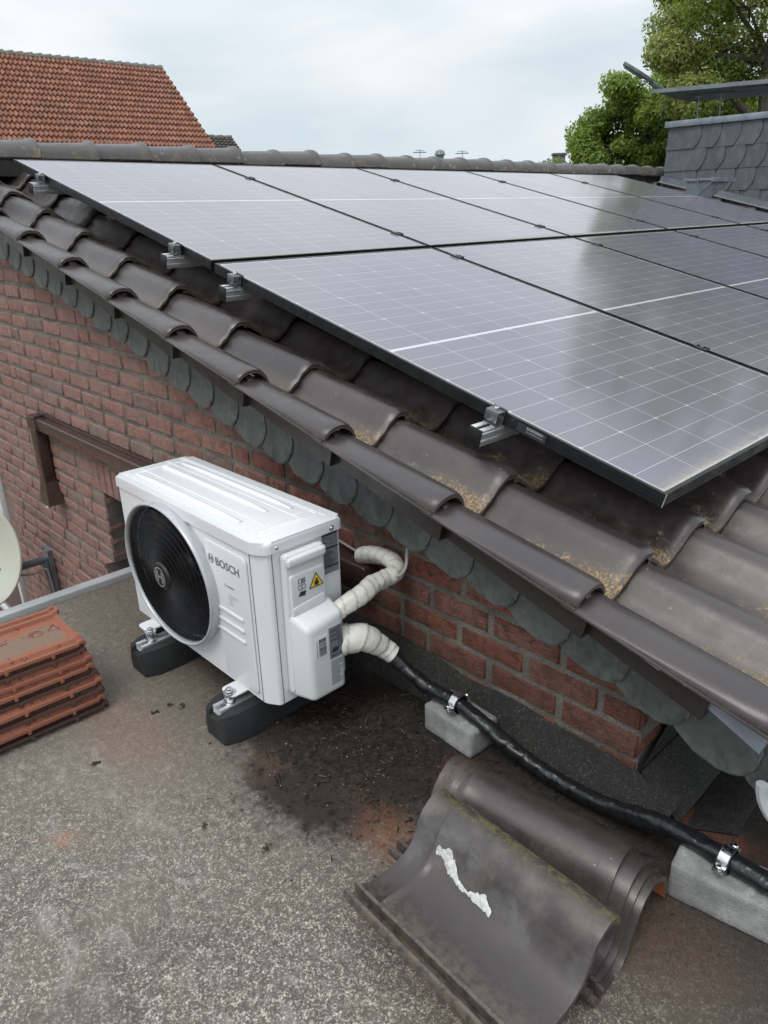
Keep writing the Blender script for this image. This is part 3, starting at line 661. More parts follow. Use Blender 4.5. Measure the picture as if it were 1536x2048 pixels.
for row, (u0, nm, cnt) in enumerate(((0.0, 'lower row of the roof', 6), (-PGR-PL, 'upper row under the ridge', 5))):
    for k in range(cnt):
        v = k*(PW+PG)+(0 if row == 0 else .007)
        p = empty('solar_panel', label='black framed solar panel in the %s, %s' % (nm, ordn[k]), cat='solar panel', group='solar panels on the brown roof'); p.matrix_world = PMat(u0, v, 0)
        for nme, me in (('glass', me_glass), ('frame', me_frame), ('backsheet', me_back)):
            o = bpy.data.objects.new(nme, me); COL.objects.link(o); o.parent = p
        if row == 0 and k == 0:
            mb = MB(); mb.box(-.0030, -.0016, -1.475, -1.385, -.027, -.004); l_ = mb.build('serial_label', M_ink, p, 0)
            mb = MB(); rnd = random.Random(4); yq = -1.465
            while yq < -1.415: w = rnd.choice((.001, .002, .003)); mb.box(-.0036, -.0031, yq, yq+w, -.013, -.006); yq += w+rnd.choice((.001, .0015))
            for q in range(8): mb.box(-.0036, -.0031, -1.465+q*.0065, -1.465+q*.0065+.004, -.0195, -.0175)
            mb.build('barcode', M_lblgrey2, l_, 0)
            mb = MB(); mb.box(-.0006, .0012, -PL-.0018, -PL-.0004, -.032, .0014); mb.build('corner_edge', M_alu, p, 0)
RAILS = [(1.322, 'lowest rail under the lower panels'), (.150, 'rail just below the gap between panel rows'), (-.245, 'rail just above the gap between panel rows'), (-1.455, 'topmost rail near the ridge')]
for ri, (u, nm) in enumerate(RAILS):
    v1 = 6*(PW+PG) if ri < 2 else 5*(PW+PG); v0 = -.082 if ri == 0 else -.062
    r = empty('mounting_rail', label='silver aluminium mounting rail with black end cap, '+nm, cat='mounting rail', group='mounting rails under the panels'); r.matrix_world = PMat(u, 0, -.0335)
    mb = MB()
    for a, b, c, d in ((-.020, -.006, -.004, 0), (.006, .020, -.004, 0), (-.020, -.0175, -.040, -.004), (.0175, .020, -.040, -.004), (-.020, .020, -.044, -.040), (-.0225, -.020, -.012, -.008), (-.0225, -.020, -.034, -.028), (-.008, .008, -.016, -.013)): mb.box(v0, v1, a, b, c, d, 0)
    mb.build('rail_profile', M_alu, r, 0)
    mb = MB(); mb.box(v0-.003, v0, -.0215, .0215, -.046, .0015, .0008); mb.build('end_cap', M_black, r)
    # end clamp
    mb = MB(); s0 = .0335
    mb.box(-.030, -.0015, -.020, .020, s0+.0015, s0+.0045, .0006); mb.box(-.0045, .009, -.020, .020, s0+.0015, s0+.0045, .0006); mb.box(-.033, -.030, -.020, .020, .010, s0+.0045, .0006); mb.box(-.0045, -.0015, -.02, .02, .002, s0+.0045, .0005); mb.box(-.033, -.012, -.020, .020, .000, .003)
    mb.box(-.0005, .0025, -.020, .020, s0+.0045, s0+.009, .0005)
    c = mb.build('end_clamp', M_clamp, r)
    mb = MB(); mb.lathe([(.0065, 0), (.0065, .007), (.0055, .0085), (.0035, .0085), (.0035, .004)], 14, T(-.016, 0, s0+.0045)); mb.build('bolt', M_zincp, c)
    ncl = 5 if ri < 2 else 4
    for k in range(1, ncl+1):
        vv = k*(PW+PG)-PG/2+(.0 if ri < 2 else .007); mb = MB()
        mb.box(vv-.020, vv+.020, -.024, .024, s0+.0015, s0+.0045, .0008); mb.box(vv-.0075, vv+.0075, -.024, .024, .0, s0+.002); mb.box(vv-.020, vv-.017, -.024, .024, s0+.0045, s0+.0065); mb.box(vv+.017, vv+.020, -.024, .024, s0+.0045, s0+.0065)
        c = mb.build('mid_clamp', M_ano, r)
        mb = MB(); mb.lathe([(.0065, 0), (.0065, .006), (.0035, .006), (.0035, .003)], 12, T(vv, 0, s0+.0045)); mb.build('bolt', M_zincp, c)
    for k in range(2, int(v1/TP), 4):
        mb = MB(); vv = V0+k*TP+.10; mb.box(vv, vv+.03, -.03, .012, -.05, -.044); mb.box(vv, vv+.03, .012, .017, -.15, -.04); mb.build('roof_hook', M_alu, r, 0)

# ================================================================== FLAT ROOF AND SURROUNDINGS
mb = MB()
def fr(s, t):
    x = -.20+t*2.9; y = -3.0+s*3.3; return (x, y, .004*noise.noise((x*1.7, y*1.7, 0))+.0015*noise.noise((x*7, y*7, 3)))
mb.grid(fr, 130, 120)
mb.add([(2.7, -3, 0), (6, -3, 0), (6, 12, 0), (2.7, 12, 0), (2.7, .3, 0), (1.8, .3, 0), (1.8, 12, 0), (-.2, -7, 0), (6, -7, 0), (-.2, -3, 0)], [(0, 1, 2, 3), (5, 4, 3, 6), (7, 8, 1, 0, 9)])
mb.add([(-.2, -7, 0), (-.2, .3, 0), (-.2, .3, -2.7), (-.2, -7, -2.7)], [(0, 1, 2, 3)])
mb.build('flat_roof', M_felt, None, 60, kind='structure')
mb = MB()
def ups(s, t):
    x = .3+t*1.62; z = [.001, .018, .045, .075, .095, .100][int(s*5+.5)]; y = [-.20, -.182, -.160, -.142, -.131, -.118][int(s*5+.5)]
    if x > WX+.03: y += .0
    return (x, y+.010*noise.noise((x*6, s*2, 1)), z*(1+.18*noise.noise((x*5, 0, s)))-(x-1.2)*.035*(s > .5))
mb.grid(ups, 6, 60)
mb.grid(lambda s, t: (WX+.015+.10*(1-s), -.13+t*1.2, .008+.085*s), 3, 8); mb.add([(WX+.012, -.135, .09), (WX+.012, 1, .09), (WX+.012, 1, .3), (WX+.012, .24, .3), (WX+.012, .24, .09)], [(0, 1, 2, 3)])
mb.build('felt_upstand', M_dfelt, None, 60, kind='structure')
mb = MB(); mb.bprism([(1.945, -.128), (2.035, -.070), (2.02, .20), (1.905, .16)], .006, .002, T(0, 0, .004)); mb.build('bitumen_patch', M_bitu, None, 30, kind='structure')
mb = MB(); mb.box(-.215, -.165, -7, YW-.02, -.05, .024, .006); mb.box(-.222, -.215, -7, YW-.02, -.12, .018, .002)
mb.build('roof_edge_trim', M_trim, None, label='pale grey metal edge trim along the far side of the flat roof', cat='edge trim')
g = G('red_paving'); bt = g.n('TexBrick'); bt.inputs['Scale'].default_value = 4; bt.inputs['Color1'].default_value = (.20, .085, .06, 1); bt.inputs['Color2'].default_value = (.26, .13, .10, 1); bt.inputs['Mortar'].default_value = (.12, .10, .09, 1); g.l(g.co, bt.inputs['Vector'])
M_pave = g.out(bt.outputs[0], .9)
M_earth = simple('distant_ground', (.07, .085, .04), .95, var=.4, sc=.05)
mb = MB(); mb.add([(-12, -12, -2.68), (-.2, -12, -2.68), (-.2, -.1, -2.68), (-12, -.1, -2.68)], [(0, 1, 2, 3)]); mb.build('yard', M_pave, None, 0, kind='structure')
mb = MB(); mb.add([(-900, -900, -2.72), (900, -900, -2.72), (900, 900, -2.72), (-900, 900, -2.72)], [(0, 1, 2, 3)]); mb.build('ground', M_earth, None, 0, kind='structure')

# ================================================================== HEAT PUMP
PX1, PY0, PZ0 = 1.057, -.609, .120; PWD, PD, PH = .75, .250, .438
pump = empty('heat_pump', (PX1-PWD/2, PY0+PD/2, .1), label='white outdoor heat pump unit with big black round fan grille, on rubber feet', cat='heat pump')
PI_ = Matrix.Translation((-(PX1-PWD/2), -(PY0+PD/2), -.1))
PR = Rz(math.radians(.67))
def pb(mb, name, mat, par=None, **k):
    o = mb.build(name, mat, None, **k); o.parent = par or pump
    if par is None: o.matrix_parent_inverse = PI_
    return o
x0, x1, y0, y1, z0, z1 = PX1-PWD, PX1, PY0, PY0+PD, PZ0, PZ0+PH
# body shell: plan outline with chamfered front right corner, rounded
def rounded(pts, rad, n=5):
    out = []; m = len(pts)
    for i in range(m):
        p = Vector(pts[i]); a = (Vector(pts[i-1])-p); b = (Vector(pts[(i+1) % m])-p); r = rad[i] if hasattr(rad, '__len__') else rad
        A = p+a.normalized()*r; B = p+b.normalized()*r
        for q in range(n+1): t = q/n; out.append(tuple((A*(1-t)+p*t)*(1-t)+(p*(1-t)+B*t)*t))
    return out
mb = MB(); plan = rounded([(x0, y0), (x1-.035, y0), (x1, y0+.022), (x1, y1), (x0, y1)], [.012, .012, .008, .012, .012])
# fan opening is a real hole: build the shell as side walls plus a front plate ring
FCX, FCZ, FRX, FRZ = .612, .364, .222, .192
n = len(plan); vs = []; fs = []
for z in (z0, z0+.004, z1): vs += [(a, b, z) for a, b in plan]
for L in range(2):
    for i in range(n):
        a, b = plan[i], plan[(i+1) % n]
        if abs(a[1]-y0) < 1e-6 and abs(b[1]-y0) < 1e-6 and abs(a[0]-b[0]) > .1 and L == 1: continue
        fs.append((L*n+i, L*n+(i+1) % n, (L+1)*n+(i+1) % n, (L+1)*n+i))
fs.append(tuple(range(n-1, -1, -1))); mb.add(vs, fs)
# front plate with circular hole: fan of quads from ellipse to rectangle
K = 96; xa, xb = x0+.012, x1-.047; ring = [(FCX+FRX*math.cos(2*PI*q/K), FCZ+FRZ*math.sin(2*PI*q/K)) for q in range(K)]
def torect(px, pz):
    dx, dz = px-FCX, pz-FCZ; k = 1e9
    if dx > 1e-9: k = min(k, (xb-FCX)/dx)
    if dx < -1e-9: k = min(k, (xa-FCX)/dx)
    if dz > 1e-9: k = min(k, (z1-FCZ)/dz)
    if dz < -1e-9: k = min(k, (z0+.004-FCZ)/dz)
    return (FCX+dx*k, FCZ+dz*k)
outer = [torect(*p) for p in ring]
for cx, cz in ((xa, z0+.004), (xb, z0+.004), (xa, z1), (xb, z1)):
    i = min(range(K), key=lambda q: (outer[q][0]-cx)**2+(outer[q][1]-cz)**2); outer[i] = (cx, cz)
mb.add([(a, y0, b) for a, b in outer]+[(a, y0, b) for a, b in ring]+[(a, y0+.05, b) for a, b in ring], [(i, (i+1) % K, K+(i+1) % K, K+i) for i in range(K)]+[(K+i, K+(i+1) % K, 2*K+(i+1) % K, 2*K+i) for i in range(0)])
# seams, raised service panel, louvre slots
body = pb(mb, 'body', M_white, smooth=40)
mb = MB()
pp = [(.800, .538), (.985, .538), (1.003, .520), (1.003, .150), (.985, .135), (.850, .135), (.842, .20), (.842, .30), (.800, .45)]
pm = T(0, y0, 0) @ XZ
mb.bprism(rounded([(.802, .533), (1.000, .533), (1.000, .138), (.852, .138), (.835, .330)], [.018, .022, .014, .014, .12], 6), .0065, .003, pm, 0, 3)
for q in range(3): mb.bprism(rounded([(.832, .352-q*.033), (.966, .352-q*.033), (.966, .342-q*.033), (.832, .342-q*.033)], .0048, 4), .0045, .002, T(0, y0-.0060, 0) @ XZ)
pb(mb, 'front_panel', M_white, smooth=40)
mb = MB(); mb.box(x1-.0455, x1-.0440, y0-.0015, y0+.004, z0, z1); mb.box(x1-.0012, x1+.0006, y0+.032, y0+.0345, z0, z1); pb(mb, 'panel_seam', M_lblgrey, smooth=0)
# lid
mb = MB()
lp = rounded([(x0-.006, y0-.007), (x1-.030, y0-.007), (x1+.007, y0+.018), (x1+.007, y1+.007), (x0-.006, y1+.007)], [.02, .014, .014, .02, .02], 5)
bm = bmesh.new(); a = [bm.verts.new((p[0], p[1], z1-.004)) for p in lp]; b = [bm.verts.new((p[0], p[1], z1+.028)) for p in lp]
bm.faces.new(a[::-1]); tf = bm.faces.new(b)
for i in range(len(lp)): bm.faces.new((a[i], a[(i+1) % len(lp)], b[(i+1) % len(lp)], b[i]))
bmesh.ops.bevel(bm, geom=list(tf.edges), offset=.013, segments=5, profile=.5, affect='EDGES'); mb.addbm(bm)
lid = pb(mb, 'lid', M_white, smooth=50)
mb = MB(); zt = z1+.0275
def rib(pts, w=.008, h=.004):
    h *= 1.5
    P = catmull(pts, 6); vs = []; fs = []
    for i, p in enumerate(P):
        t = (P[min(i+1, len(P)-1)]-P[max(i-1, 0)]).normalized(); s_ = Vector((-t.y, t.x, 0)); e = .25 if i in (0, len(P)-1) else 1
        for o_, hh in ((-w, 0), (-w*.55, h*.8*e), (0, h*e), (w*.55, h*.8*e), (w, 0)): vs.append(p+s_*o_+Vector((0, 0, hh)))
    for i in range(len(P)-1):
        for j in range(4): fs.append((i*5+j, (i+1)*5+j, (i+1)*5+j+1, i*5+j+1))
    mb.add(vs, fs)
def rr_(xa, xb, ya, yb, r, w=.005, h=.0025, gap=None):
    P = rounded([(xa, ya), (xb, ya), (xb, yb), (xa, yb)], r, 5); rib([(p[0], p[1], zt) for p in P]+[(P[0][0], P[0][1], zt)], w, h)
rr_(x0+.03, x1-.045, y0+.022, y1-.022, .03, .003, .0012)
rib([(x0+.055, y1-.052, zt), (x1-.13, y1-.052, zt)], .008, .005); rr_(x0+.035, x1-.09, y1-.078, y1-.030, .012, .003, .0012)
rib([(x0+.045, y0+.050, zt), (x1-.15, y0+.050, zt)], .010, .005); rr_(x0+.035, x1-.12, y0+.032, y0+.082, .014, .003, .0012)
rib([(x0+.045, y1-.115, zt), (x0+.06, y1-.075-.035, zt), (x0+.11, y1-.110, zt), (x1-.16, y1-.110, zt)], .008, .005)
rib([(x1-.055, y0+.035, zt), (x1-.058, y0+.09, zt), (x1-.05, y1-.06, zt)], .009, .004)
pb(mb, 'pressed_ribs', M_white, lid, smooth=60)
for (sx, sy) in ((x1+.004, y0+.045), (x1+.0072, y1-.035)):
    mb = MB(); m_ = T(sx, sy, z1+.008) @ Ry(PI/2); mb.lathe([(.0075, -.002), (.0075, .002)], 14, m_); mb.lathe([(.005, 0), (.005, .003), (.003, .0055), (.0005, .006)], 12, m_); pb(mb, 'screw', M_zincp, lid)
# fan housing, blades, grille
FR0 = Matrix(((FRX, 0, 0, FCX), (0, 0, -1, 0), (0, FRZ, 0, FCZ), (0, 0, 0, 1)))     # unit disc -> ellipse, local +z = -Y
mb = MB(); K = 64
for r0_, r1_, ya, yb in ((1.014, .985, y0-.024, y0+.12), (.985, 0.0, y0+.12, y0+.12)):
    mb.add([(FCX+FRX*r0_*math.cos(2*PI*q/K), ya, FCZ+FRZ*r0_*math.sin(2*PI*q/K)) for q in range(K)]+[(FCX+FRX*r1_*math.cos(2*PI*q/K), yb, FCZ+FRZ*r1_*math.sin(2*PI*q/K)) for q in range(K)], [(i, (i+1) % K, K+(i+1) % K, K+i) for i in range(K)])
pb(mb, 'fan_housing', M_dark)
mb = MB()
for bl in range(3):
    def blade(s, t):
        r = .22+.72*s; a = bl*2*PI/3+.5+(t-.5)*(1.15+.35*s)+.5*s; return (FCX+FRX*r*math.cos(a), y0+.035+.055*t+.01*s, FCZ+FRZ*r*math.sin(a))
    mb.grid(blade, 8, 12)
mb.lathe([(.24, 0), (.24, .05), (.2, .06)], 32, T(0, y0+.09, 0) @ FR0)
pb(mb, 'fan', M_fan)
mb = MB(); R1 = []
PROF = [(1.068, -.001), (1.074, .010), (1.074, .026), (1.068, .032), (1.055, .0345), (1.040, .034), (1.030, .030), (1.024, .022), (1.018, .0)]
K = 96; vs = []
for r_, d_ in PROF:
    for q in range(K): t = 2*PI*q/K; vs.append((FCX+(FRX*1.02*r_)*math.cos(t), y0-d_, FCZ+(FRZ*1.02*r_)*math.sin(t)))
fs = [(i*K+q, i*K+(q+1) % K, (i+1)*K+(q+1) % K, (i+1)*K+q) for i in range(len(PROF)-1) for q in range(K)]
mb.add(vs, fs); pb(mb, 'fan_ring', M_ring, smooth=60)
mb = MB()
def gp(r, a, d=0): 
    return Vector((FCX+FRX*1.03*r*math.cos(a), y0-.027-.013*(1-r*r)-d, FCZ+FRZ*r*math.sin(a)))
NS = 120
for q in range(NS):
    a0 = 2*PI*q/NS; P = [gp(.19+.81*s/9, a0+.85*(s/9)**1.1) for s in range(10)]; mb.tube(P, .00115, 4, cap=False)
for r in (.30, .40, .50, .60, .70, .80, .90): mb.tube([gp(r, 2*PI*q/72, -.0005) for q in range(72)], .0013 if r != 1 else .002, 4, closed=True)
grille = pb(mb, 'fan_grille', M_grille, smooth=60)
mb = MB(); mb.lathe([(.215, -.004), (.215, .004), (.19, .010), (.001, .0115)], 40, T(0, y0-.036, 0) @ FR0); hubo = pb(mb, 'hub_cap', M_black, grille)
def logo(mb, cx, cz, r, y, th=.0012):
    m_ = T(cx, y, cz) @ XZ; o = 40; w = r*.10
    def ring_(ra, rb):
        for q in range(o):
            t0, t1 = 2*PI*q/o, 2*PI*(q+1)/o
            P = [(ra*math.cos(t0), ra*math.sin(t0)), (rb*math.cos(t0), rb*math.sin(t0)), (rb*math.cos(t1), rb*math.sin(t1)), (ra*math.cos(t1), ra*math.sin(t1))]
            mb.add([(p[0], p[1], th) for p in P], [(0, 1, 2, 3)], m_)
    ring_(r*.88, r)
    for sx in (-1, 1):       # armature: two curved pole pieces with an inner bar each
        for q in range(10):
            t0, t1 = math.radians(-48+96*q/10), math.radians(-48+96*(q+1)/10)
            P = [(sx*r*.56*math.cos(t0), r*.66*math.sin(t0)*1.2), (sx*r*.72*math.cos(t0), r*.80*math.sin(t0)), (sx*r*.72*math.cos(t1), r*.80*math.sin(t1)), (sx*r*.56*math.cos(t1), r*.66*math.sin(t1)*1.2)]
            mb.add([(p[0], p[1], th) for p in P], [(0, 1, 2, 3) if sx > 0 else (3, 2, 1, 0)], m_)
        mb.box(min(sx*.30*r, sx*.38*r), max(sx*.30*r, sx*.38*r), -.58*r, .58*r, 0, th, 0, m_)
    mb.box(-.30*r, .30*r, -.06*r, .06*r, 0, th, 0, m_)
mb = MB(); logo(mb, FCX, FCZ, .030, y0-.0482); pb(mb, 'hub_emblem', M_silver, hubo, smooth=0)
mb = MB(); logo(mb, .838, .484, .0135, y0-.0068); pb(mb, 'emblem', M_logo, smooth=0)
def text(s_, size, M, mat, name, par, ext=.0004):
    c = bpy.data.curves.new(name, 'FONT'); c.body = s_; c.size = size; c.extrude = ext; c.offset = size*.018; c.resolution_u = 3
    o = bpy.data.objects.new('tmp', c); COL.objects.link(o); bpy.context.view_layer.update()
    dg = bpy.context.evaluated_depsgraph_get(); me = bpy.data.meshes.new_from_object(o.evaluated_get(dg)); bpy.data.objects.remove(o)
    me.transform(M); me.materials.clear(); me.materials.append(mat); me.name = name
    r = bpy.data.objects.new(name, me); COL.objects.link(r); r.parent = par; r.matrix_parent_inverse = PI_; return r
text('BOSCH', .0315, T(.858, y0-.0070, .4725) @ XZ @ Matrix.Diagonal((1.08, 1, 1, 1)), M_logo, 'lettering', pump)
mb = MB()
mm = T(0, y0-.0066, 0) @ XZ
for (cx, cz, r) in ((.897, .4255, .005),):
    for q in range(14):
        t0, t1 = 2*PI*q/16, 2*PI*(q+1)/16; mb.add([(cx+r*.7*math.cos(t0), cz+r*.7*math.sin(t0), .0005), (cx+r*math.cos(t0), cz+r*math.sin(t0), .0005), (cx+r*math.cos(t1), cz+r*math.sin(t1), .0005), (cx+r*.7*math.cos(t1), cz+r*.7*math.sin(t1), .0005)], [(0, 1, 2, 3)], mm)
for q in range(6): mb.box(.906+q*.0052, .906+q*.0052+.0036, .4235, .4275, 0, .0005, 0, mm)
pb(mb, 'small_emblem', M_logo, smooth=0)
mb = MB()
for q, w in enumerate((.044, .040, .020, .020, .020)): mb.box(.905, .905+w, .400-q*.0065, .4012-q*.0065, 0, .0003, 0, mm)
pb(mb, 'fine_print', M_lblgrey, smooth=0)
# service cover on the right side: upper handle part and wide lower box
mb = MB(); sm_ = Matrix(((0, 0, 1, x1), (1, 0, 0, 0), (0, 1, 0, 0), (0, 0, 0, 1)))     # local (y,z,out)
mb.bprism(rounded([(-.560, .150), (-.432, .150), (-.432, .545), (-.556, .545)], .012, 4), .024, .008, sm_, 0, 3)
mb.bprism(rounded([(-.553, .513), (-.434, .515), (-.434, .540), (-.553, .538)], .009, 4), .016, .007, T(.020, 0, 0) @ sm_, 0, 3)        # grip
mb.bprism(rounded([(-.548, .345), (-.438, .345), (-.438, .490), (-.548, .490)], .010, 4), .012, .005, T(.018, 0, 0) @ sm_, 0, 3)
cover = pb(mb, 'service_cover', M_whitepl, smooth=45)
mb = MB(); 
# wide lower box with sloped top
bm = bmesh.new()
A = [(x1+.002, -.560, .138), (x1+.002, -.420, .138), (x1+.002, -.420, .395), (x1+.002, -.560, .395), (x1+.078, -.535, .138), (x1+.078, -.425, .138), (x1+.078, -.425, .372), (x1+.078, -.540, .352)]
V_ = [bm.verts.new(p) for p in A]
for f_ in ((3, 2, 1, 0), (4, 5, 6, 7), (0, 1, 5, 4), (1, 2, 6, 5), (2, 3, 7, 6), (3, 0, 4, 7)): bm.faces.new([V_[i] for i in f_])
bmesh.ops.recalc_face_normals(bm, faces=bm.faces); bmesh.ops.bevel(bm, geom=list(bm.edges), offset=.016, segments=4, profile=.55, affect='EDGES'); mb.addbm(bm)
lowbox = pb(mb, 'valve_cover', M_whitepl, cover, smooth=50)
mb = MB(); mb.box(x1+.001, x1+.003, -.548, -.44, .372, .376); mb.bprism(rounded([(-.545, .378), (-.445, .378), (-.445, .412), (-.545, .402)], .006, 3), .004, .0015, T(.0285, 0, 0) @ sm_); pb(mb, 'cover_recess', M_whitepl, cover, smooth=40)
# stickers
lx = x1+.0012
mb = MB(); mb.box(lx-.001, lx, -.421, -.370, .438, .553, 0); lb = pb(mb, 'rating_label', M_lblgrey, smooth=0)
mb = MB(); rnd = random.Random(3)
for za, zb in ((.545, .552), (.507, .512), (.455, .459)): mb.box(lx, lx+.0004, -.421, -.370, za, zb)
for q in range(17):
    z = .501-q*.0026; mb.box(lx, lx+.0004, -.418, -.418+rnd.uniform(.02, .044), z, z+.0009)
for q in range(5): mb.box(lx, lx+.0004, -.417+.02*(q % 2), -.405+.02*(q % 2), .538-q*.006, .5395-q*.006)
pb(mb, 'label_print', M_ink, lb, smooth=0)
fxp = x1+.0305
mb = MB(); tri = T(fxp+.0003, 0, 0) @ Matrix(((0, 0, 1, 0), (1, 0, 0, 0), (0, 1, 0, 0), (0, 0, 0, 1)))
def trg(c, z, r): return [(c+r*math.sin(a)*1.0, z+r*math.cos(a)) for a in (0, 2*PI/3, 4*PI/3)][::-1]
mb.prism(trg(-.470, .450, .027), .0006, tri, 0); wl_ = pb(mb, 'warning_sticker', M_ink, cover, smooth=0)
mb = MB(); mb.prism(trg(-.470, .450, .0215), .0006, T(.0007, 0, 0) @ tri); wy = pb(mb, 'warning_field', M_yellow, wl_, smooth=0)
mb = MB(); t2 = T(.0014, 0, 0) @ tri; mb.prism([(-.476, .442), (-.464, .442), (-.462, .449), (-.466, .453), (-.4665, .459), (-.471, .462), (-.473, .455), (-.4775, .450)], .0005, t2); mb.box(-.479, -.461, .4385, .4400, 0, .0005, 0, t2); pb(mb, 'flame_symbol', M_ink, wl_, smooth=0)
mb = MB(); t3 = tri
def rectline(a, b, c, d, w=.0012):
    for q in ((a, b, c, c+w), (a, b, d-w, d), (a, a+w, c, d), (b-w, b, c, d)): mb.box(q[0], q[1], q[2], q[3], 0, .0005, 0, t3)
for z in (.462, .445): rectline(-.525, -.514, z, z+.013); rectline(-.515, -.504, z, z+.013)
for q in range(3): mb.box(-.513, -.506, .465+q*.003, .466+q*.003, 0, .0006, 0, t3)
mb.prism([(-.527, .428), (-.507, .426), (-.502, .438), (-.520, .440)], .0005, t3); pb(mb, 'manual_symbols', M_ink, cover, smooth=0)
lxx = x1+.0785
mb = MB(); mb.box(lxx, lxx+.0006, -.523, -.482, .262, .325); bl_ = pb(mb, 'barcode_label', M_lblwhite, lowbox, smooth=0)
mb = MB(); rnd = random.Random(9); z = .268
while z < .318: h = rnd.choice((.0012, .002, .003)); mb.box(lxx+.0006, lxx+.001, -.511, -.487, z, z+h); z += h+rnd.choice((.0012, .002))
for q in range(8): mb.box(lxx+.0006, lxx+.001, -.518, -.516, .268+q*.006, .272+q*.006)
pb(mb, 'barcode', M_ink, bl_, smooth=0)
mb = MB(); mb.box(lxx, lxx+.0006, -.477, -.432, .243, .335); dl = pb(mb, 'data_label', M_lblgrey, lowbox, smooth=0)
mb = MB(); t3 = T(lxx+.0006-0, 0, 0) @ Matrix(((0, 0, 1, 0), (1, 0, 0, 0), (0, 1, 0, 0), (0, 0, 0, 1)))
for q in range(9): mb.box(-.473+(.02 if q % 3 == 0 else 0), -.440, .330-q*.0045, .3315-q*.0045, 0, .0004, 0, t3)
rectline(-.448, -.437, .272, .286); rectline(-.448, -.437, .290, .30); mb.prism([(-.472, .262), (-.452, .260), (-.446, .272), (-.466, .275)], .0004, t3)
for q in range(6): mb.box(-.472+q*.006, -.468+q*.006, .249, .254, 0, .0004, 0, t3)
pb(mb, 'label_print', M_ink, dl, smooth=0)
mb = MB(); rnd = random.Random(5)
for q in range(24): mb.box(lxx, lxx+.0004, -.475, -.475+rnd.uniform(.026, .041), .236-q*.0031, .2372-q*.0031)
pb(mb, 'small_print', M_lblgrey, lowbox, smooth=0)
# mounting feet of the unit
for fx in (.425, .905):
    for ya, yb in ((y0-.048, y0+.03), (y1-.03, y1+.045)):
        mb = MB(); mb.bprism(rounded([(fx-.030, ya), (fx+.030, ya), (fx+.030, yb), (fx-.030, yb)], .016, 4), .006, .002, T(0, 0, .1135))
        pb(mb, 'mounting_foot', M_whitepl, smooth=45)

# rubber support feet with rail and bolts
feet_lab = ['black rubber foot under the left end of the heat pump, beneath the fan', 'black rubber foot under the right end of the heat pump, nearer the camera']
def make_foot():
    root = empty('rubber_foot', (0, 0, 0)); mb = MB()
    def sec(y, w, zt_, zb=0): return [(-w, y, zb), (w, y, zb), (w+.004, y, zt_*.45), (w-.006, y, zt_), (.021, y, zt_), (.021, y, zt_-.016), (-.021, y, zt_-.016), (-.021, y, zt_), (-w+.006, y, zt_), (-w-.004, y, zt_*.45)]
    S = [sec(-.228, .040, .078), sec(-.224, .046, .084), sec(-.185, .062, .088), sec(-.10, .064, .088), sec(-.06, .058, .088), sec(.06, .058, .088), sec(.10, .064, .088), sec(.185, .062, .088), sec(.224, .046, .084), sec(.228, .040, .078)]
    vs = [p for s_ in S for p in s_]; m = 10; fs = [tuple(range(m-1, -1, -1)), tuple((len(S)-1)*m+i for i in range(m))]
    for i in range(len(S)-1):
        for j in range(m): fs.append((i*m+j, i*m+(j+1) % m, (i+1)*m+(j+1) % m, (i+1)*m+j))
    mb.add(vs, fs); mb.box(-.07, -.02, -.20, -.17, 0, .012); mb.build('rubber_block', M_rubber, root, 25)
    mb = MB()
    for a, b, c, d in ((-.0205, -.0185, .070, .0925), (.0185, .0205, .070, .0925), (-.0205, .0205, .070, .0725), (-.0205, -.0085, .0905, .0925), (.0085, .0205, .0905, .0925)): mb.box(a, b, -.215, .215, c, d)
    mb.build('rail', M_alu, root, 0)
    for y in (-.172, .130):
        mb = MB(); mb.lathe([(.0042, .072), (.0042, .138)], 10, T(0, y, 0)); mb.lathe([(.011, .126), (.011, .127), (.009, .1275), (.009, .134), (.006, .1345)], 6, T(0, y, 0)); mb.lathe([(.017, .1205), (.017, .1235)], 18, T(0, y, 0)); mb.lathe([(.019, .0935), (.019, .097), (.0105, .0975), (.0105, .106), (.015, .107), (.015, .1125)], 18, T(0, y, 0)); mb.build('bolt', M_zincp, root)
    return root
foot = make_foot()
for i, fx in enumerate((.425+.055, .905+.018)):
    o = foot if i == 0 else copy_tree(foot)
    o.location = (.470 if i == 0 else .912, y0+.130, 0.0); tag(o, feet_lab[i], 'rubber foot', 'rubber feet under the heat pump')

# ================================================================== PIPES, DUCT, BLOCKS
def spiral(mb, P, r, pitch, step, seed=0, dense=.0035, n=28, wob=.0012, rr=None):
    P = catmull(P, 40); L = [0]
    for a, b in zip(P, P[1:]): L.append(L[-1]+(b-a).length)
    m = int(L[-1]/dense); Q = []; j = 0
    for i in range(m+1):
        d = L[-1]*i/m
        while j < len(L)-2 and L[j+1] < d: j += 1
        t = (d-L[j])/max(1e-9, L[j+1]-L[j]); Q.append(P[j].lerp(P[j+1], min(1, t)))
    ph = [0]
    for i in range(m+1): ph.append(ph[-1]+dense/(pitch*(1+.35*noise.noise((i*dense*9, seed, 0)))))
    seam = []
    def rf(s, t, r0):
        i = min(m, int(s/dense+.5)); f = (ph[i]+t/(2*PI)+.06*noise.noise((s*20, math.cos(t), seed))) % 1.0
        seam.append(1.0 if f < .05 or f > .97 else 0.0)
        return r0+step*f+wob*noise.noise((s*28+seed, math.cos(t)*2, math.sin(t)*2))+wob*1.5*noise.noise((s*9+seed, math.cos(t), math.sin(t)))
    b = len(mb.v); rad = [r]*len(Q) if rr is None else [r*rr(i/(len(Q)-1)) for i in range(len(Q))]
    mb.tube(Q, rad, n, rfn=rf); L_ = mb.at.setdefault('seam', [0.0]*b); del L_[b:]; L_ += seam
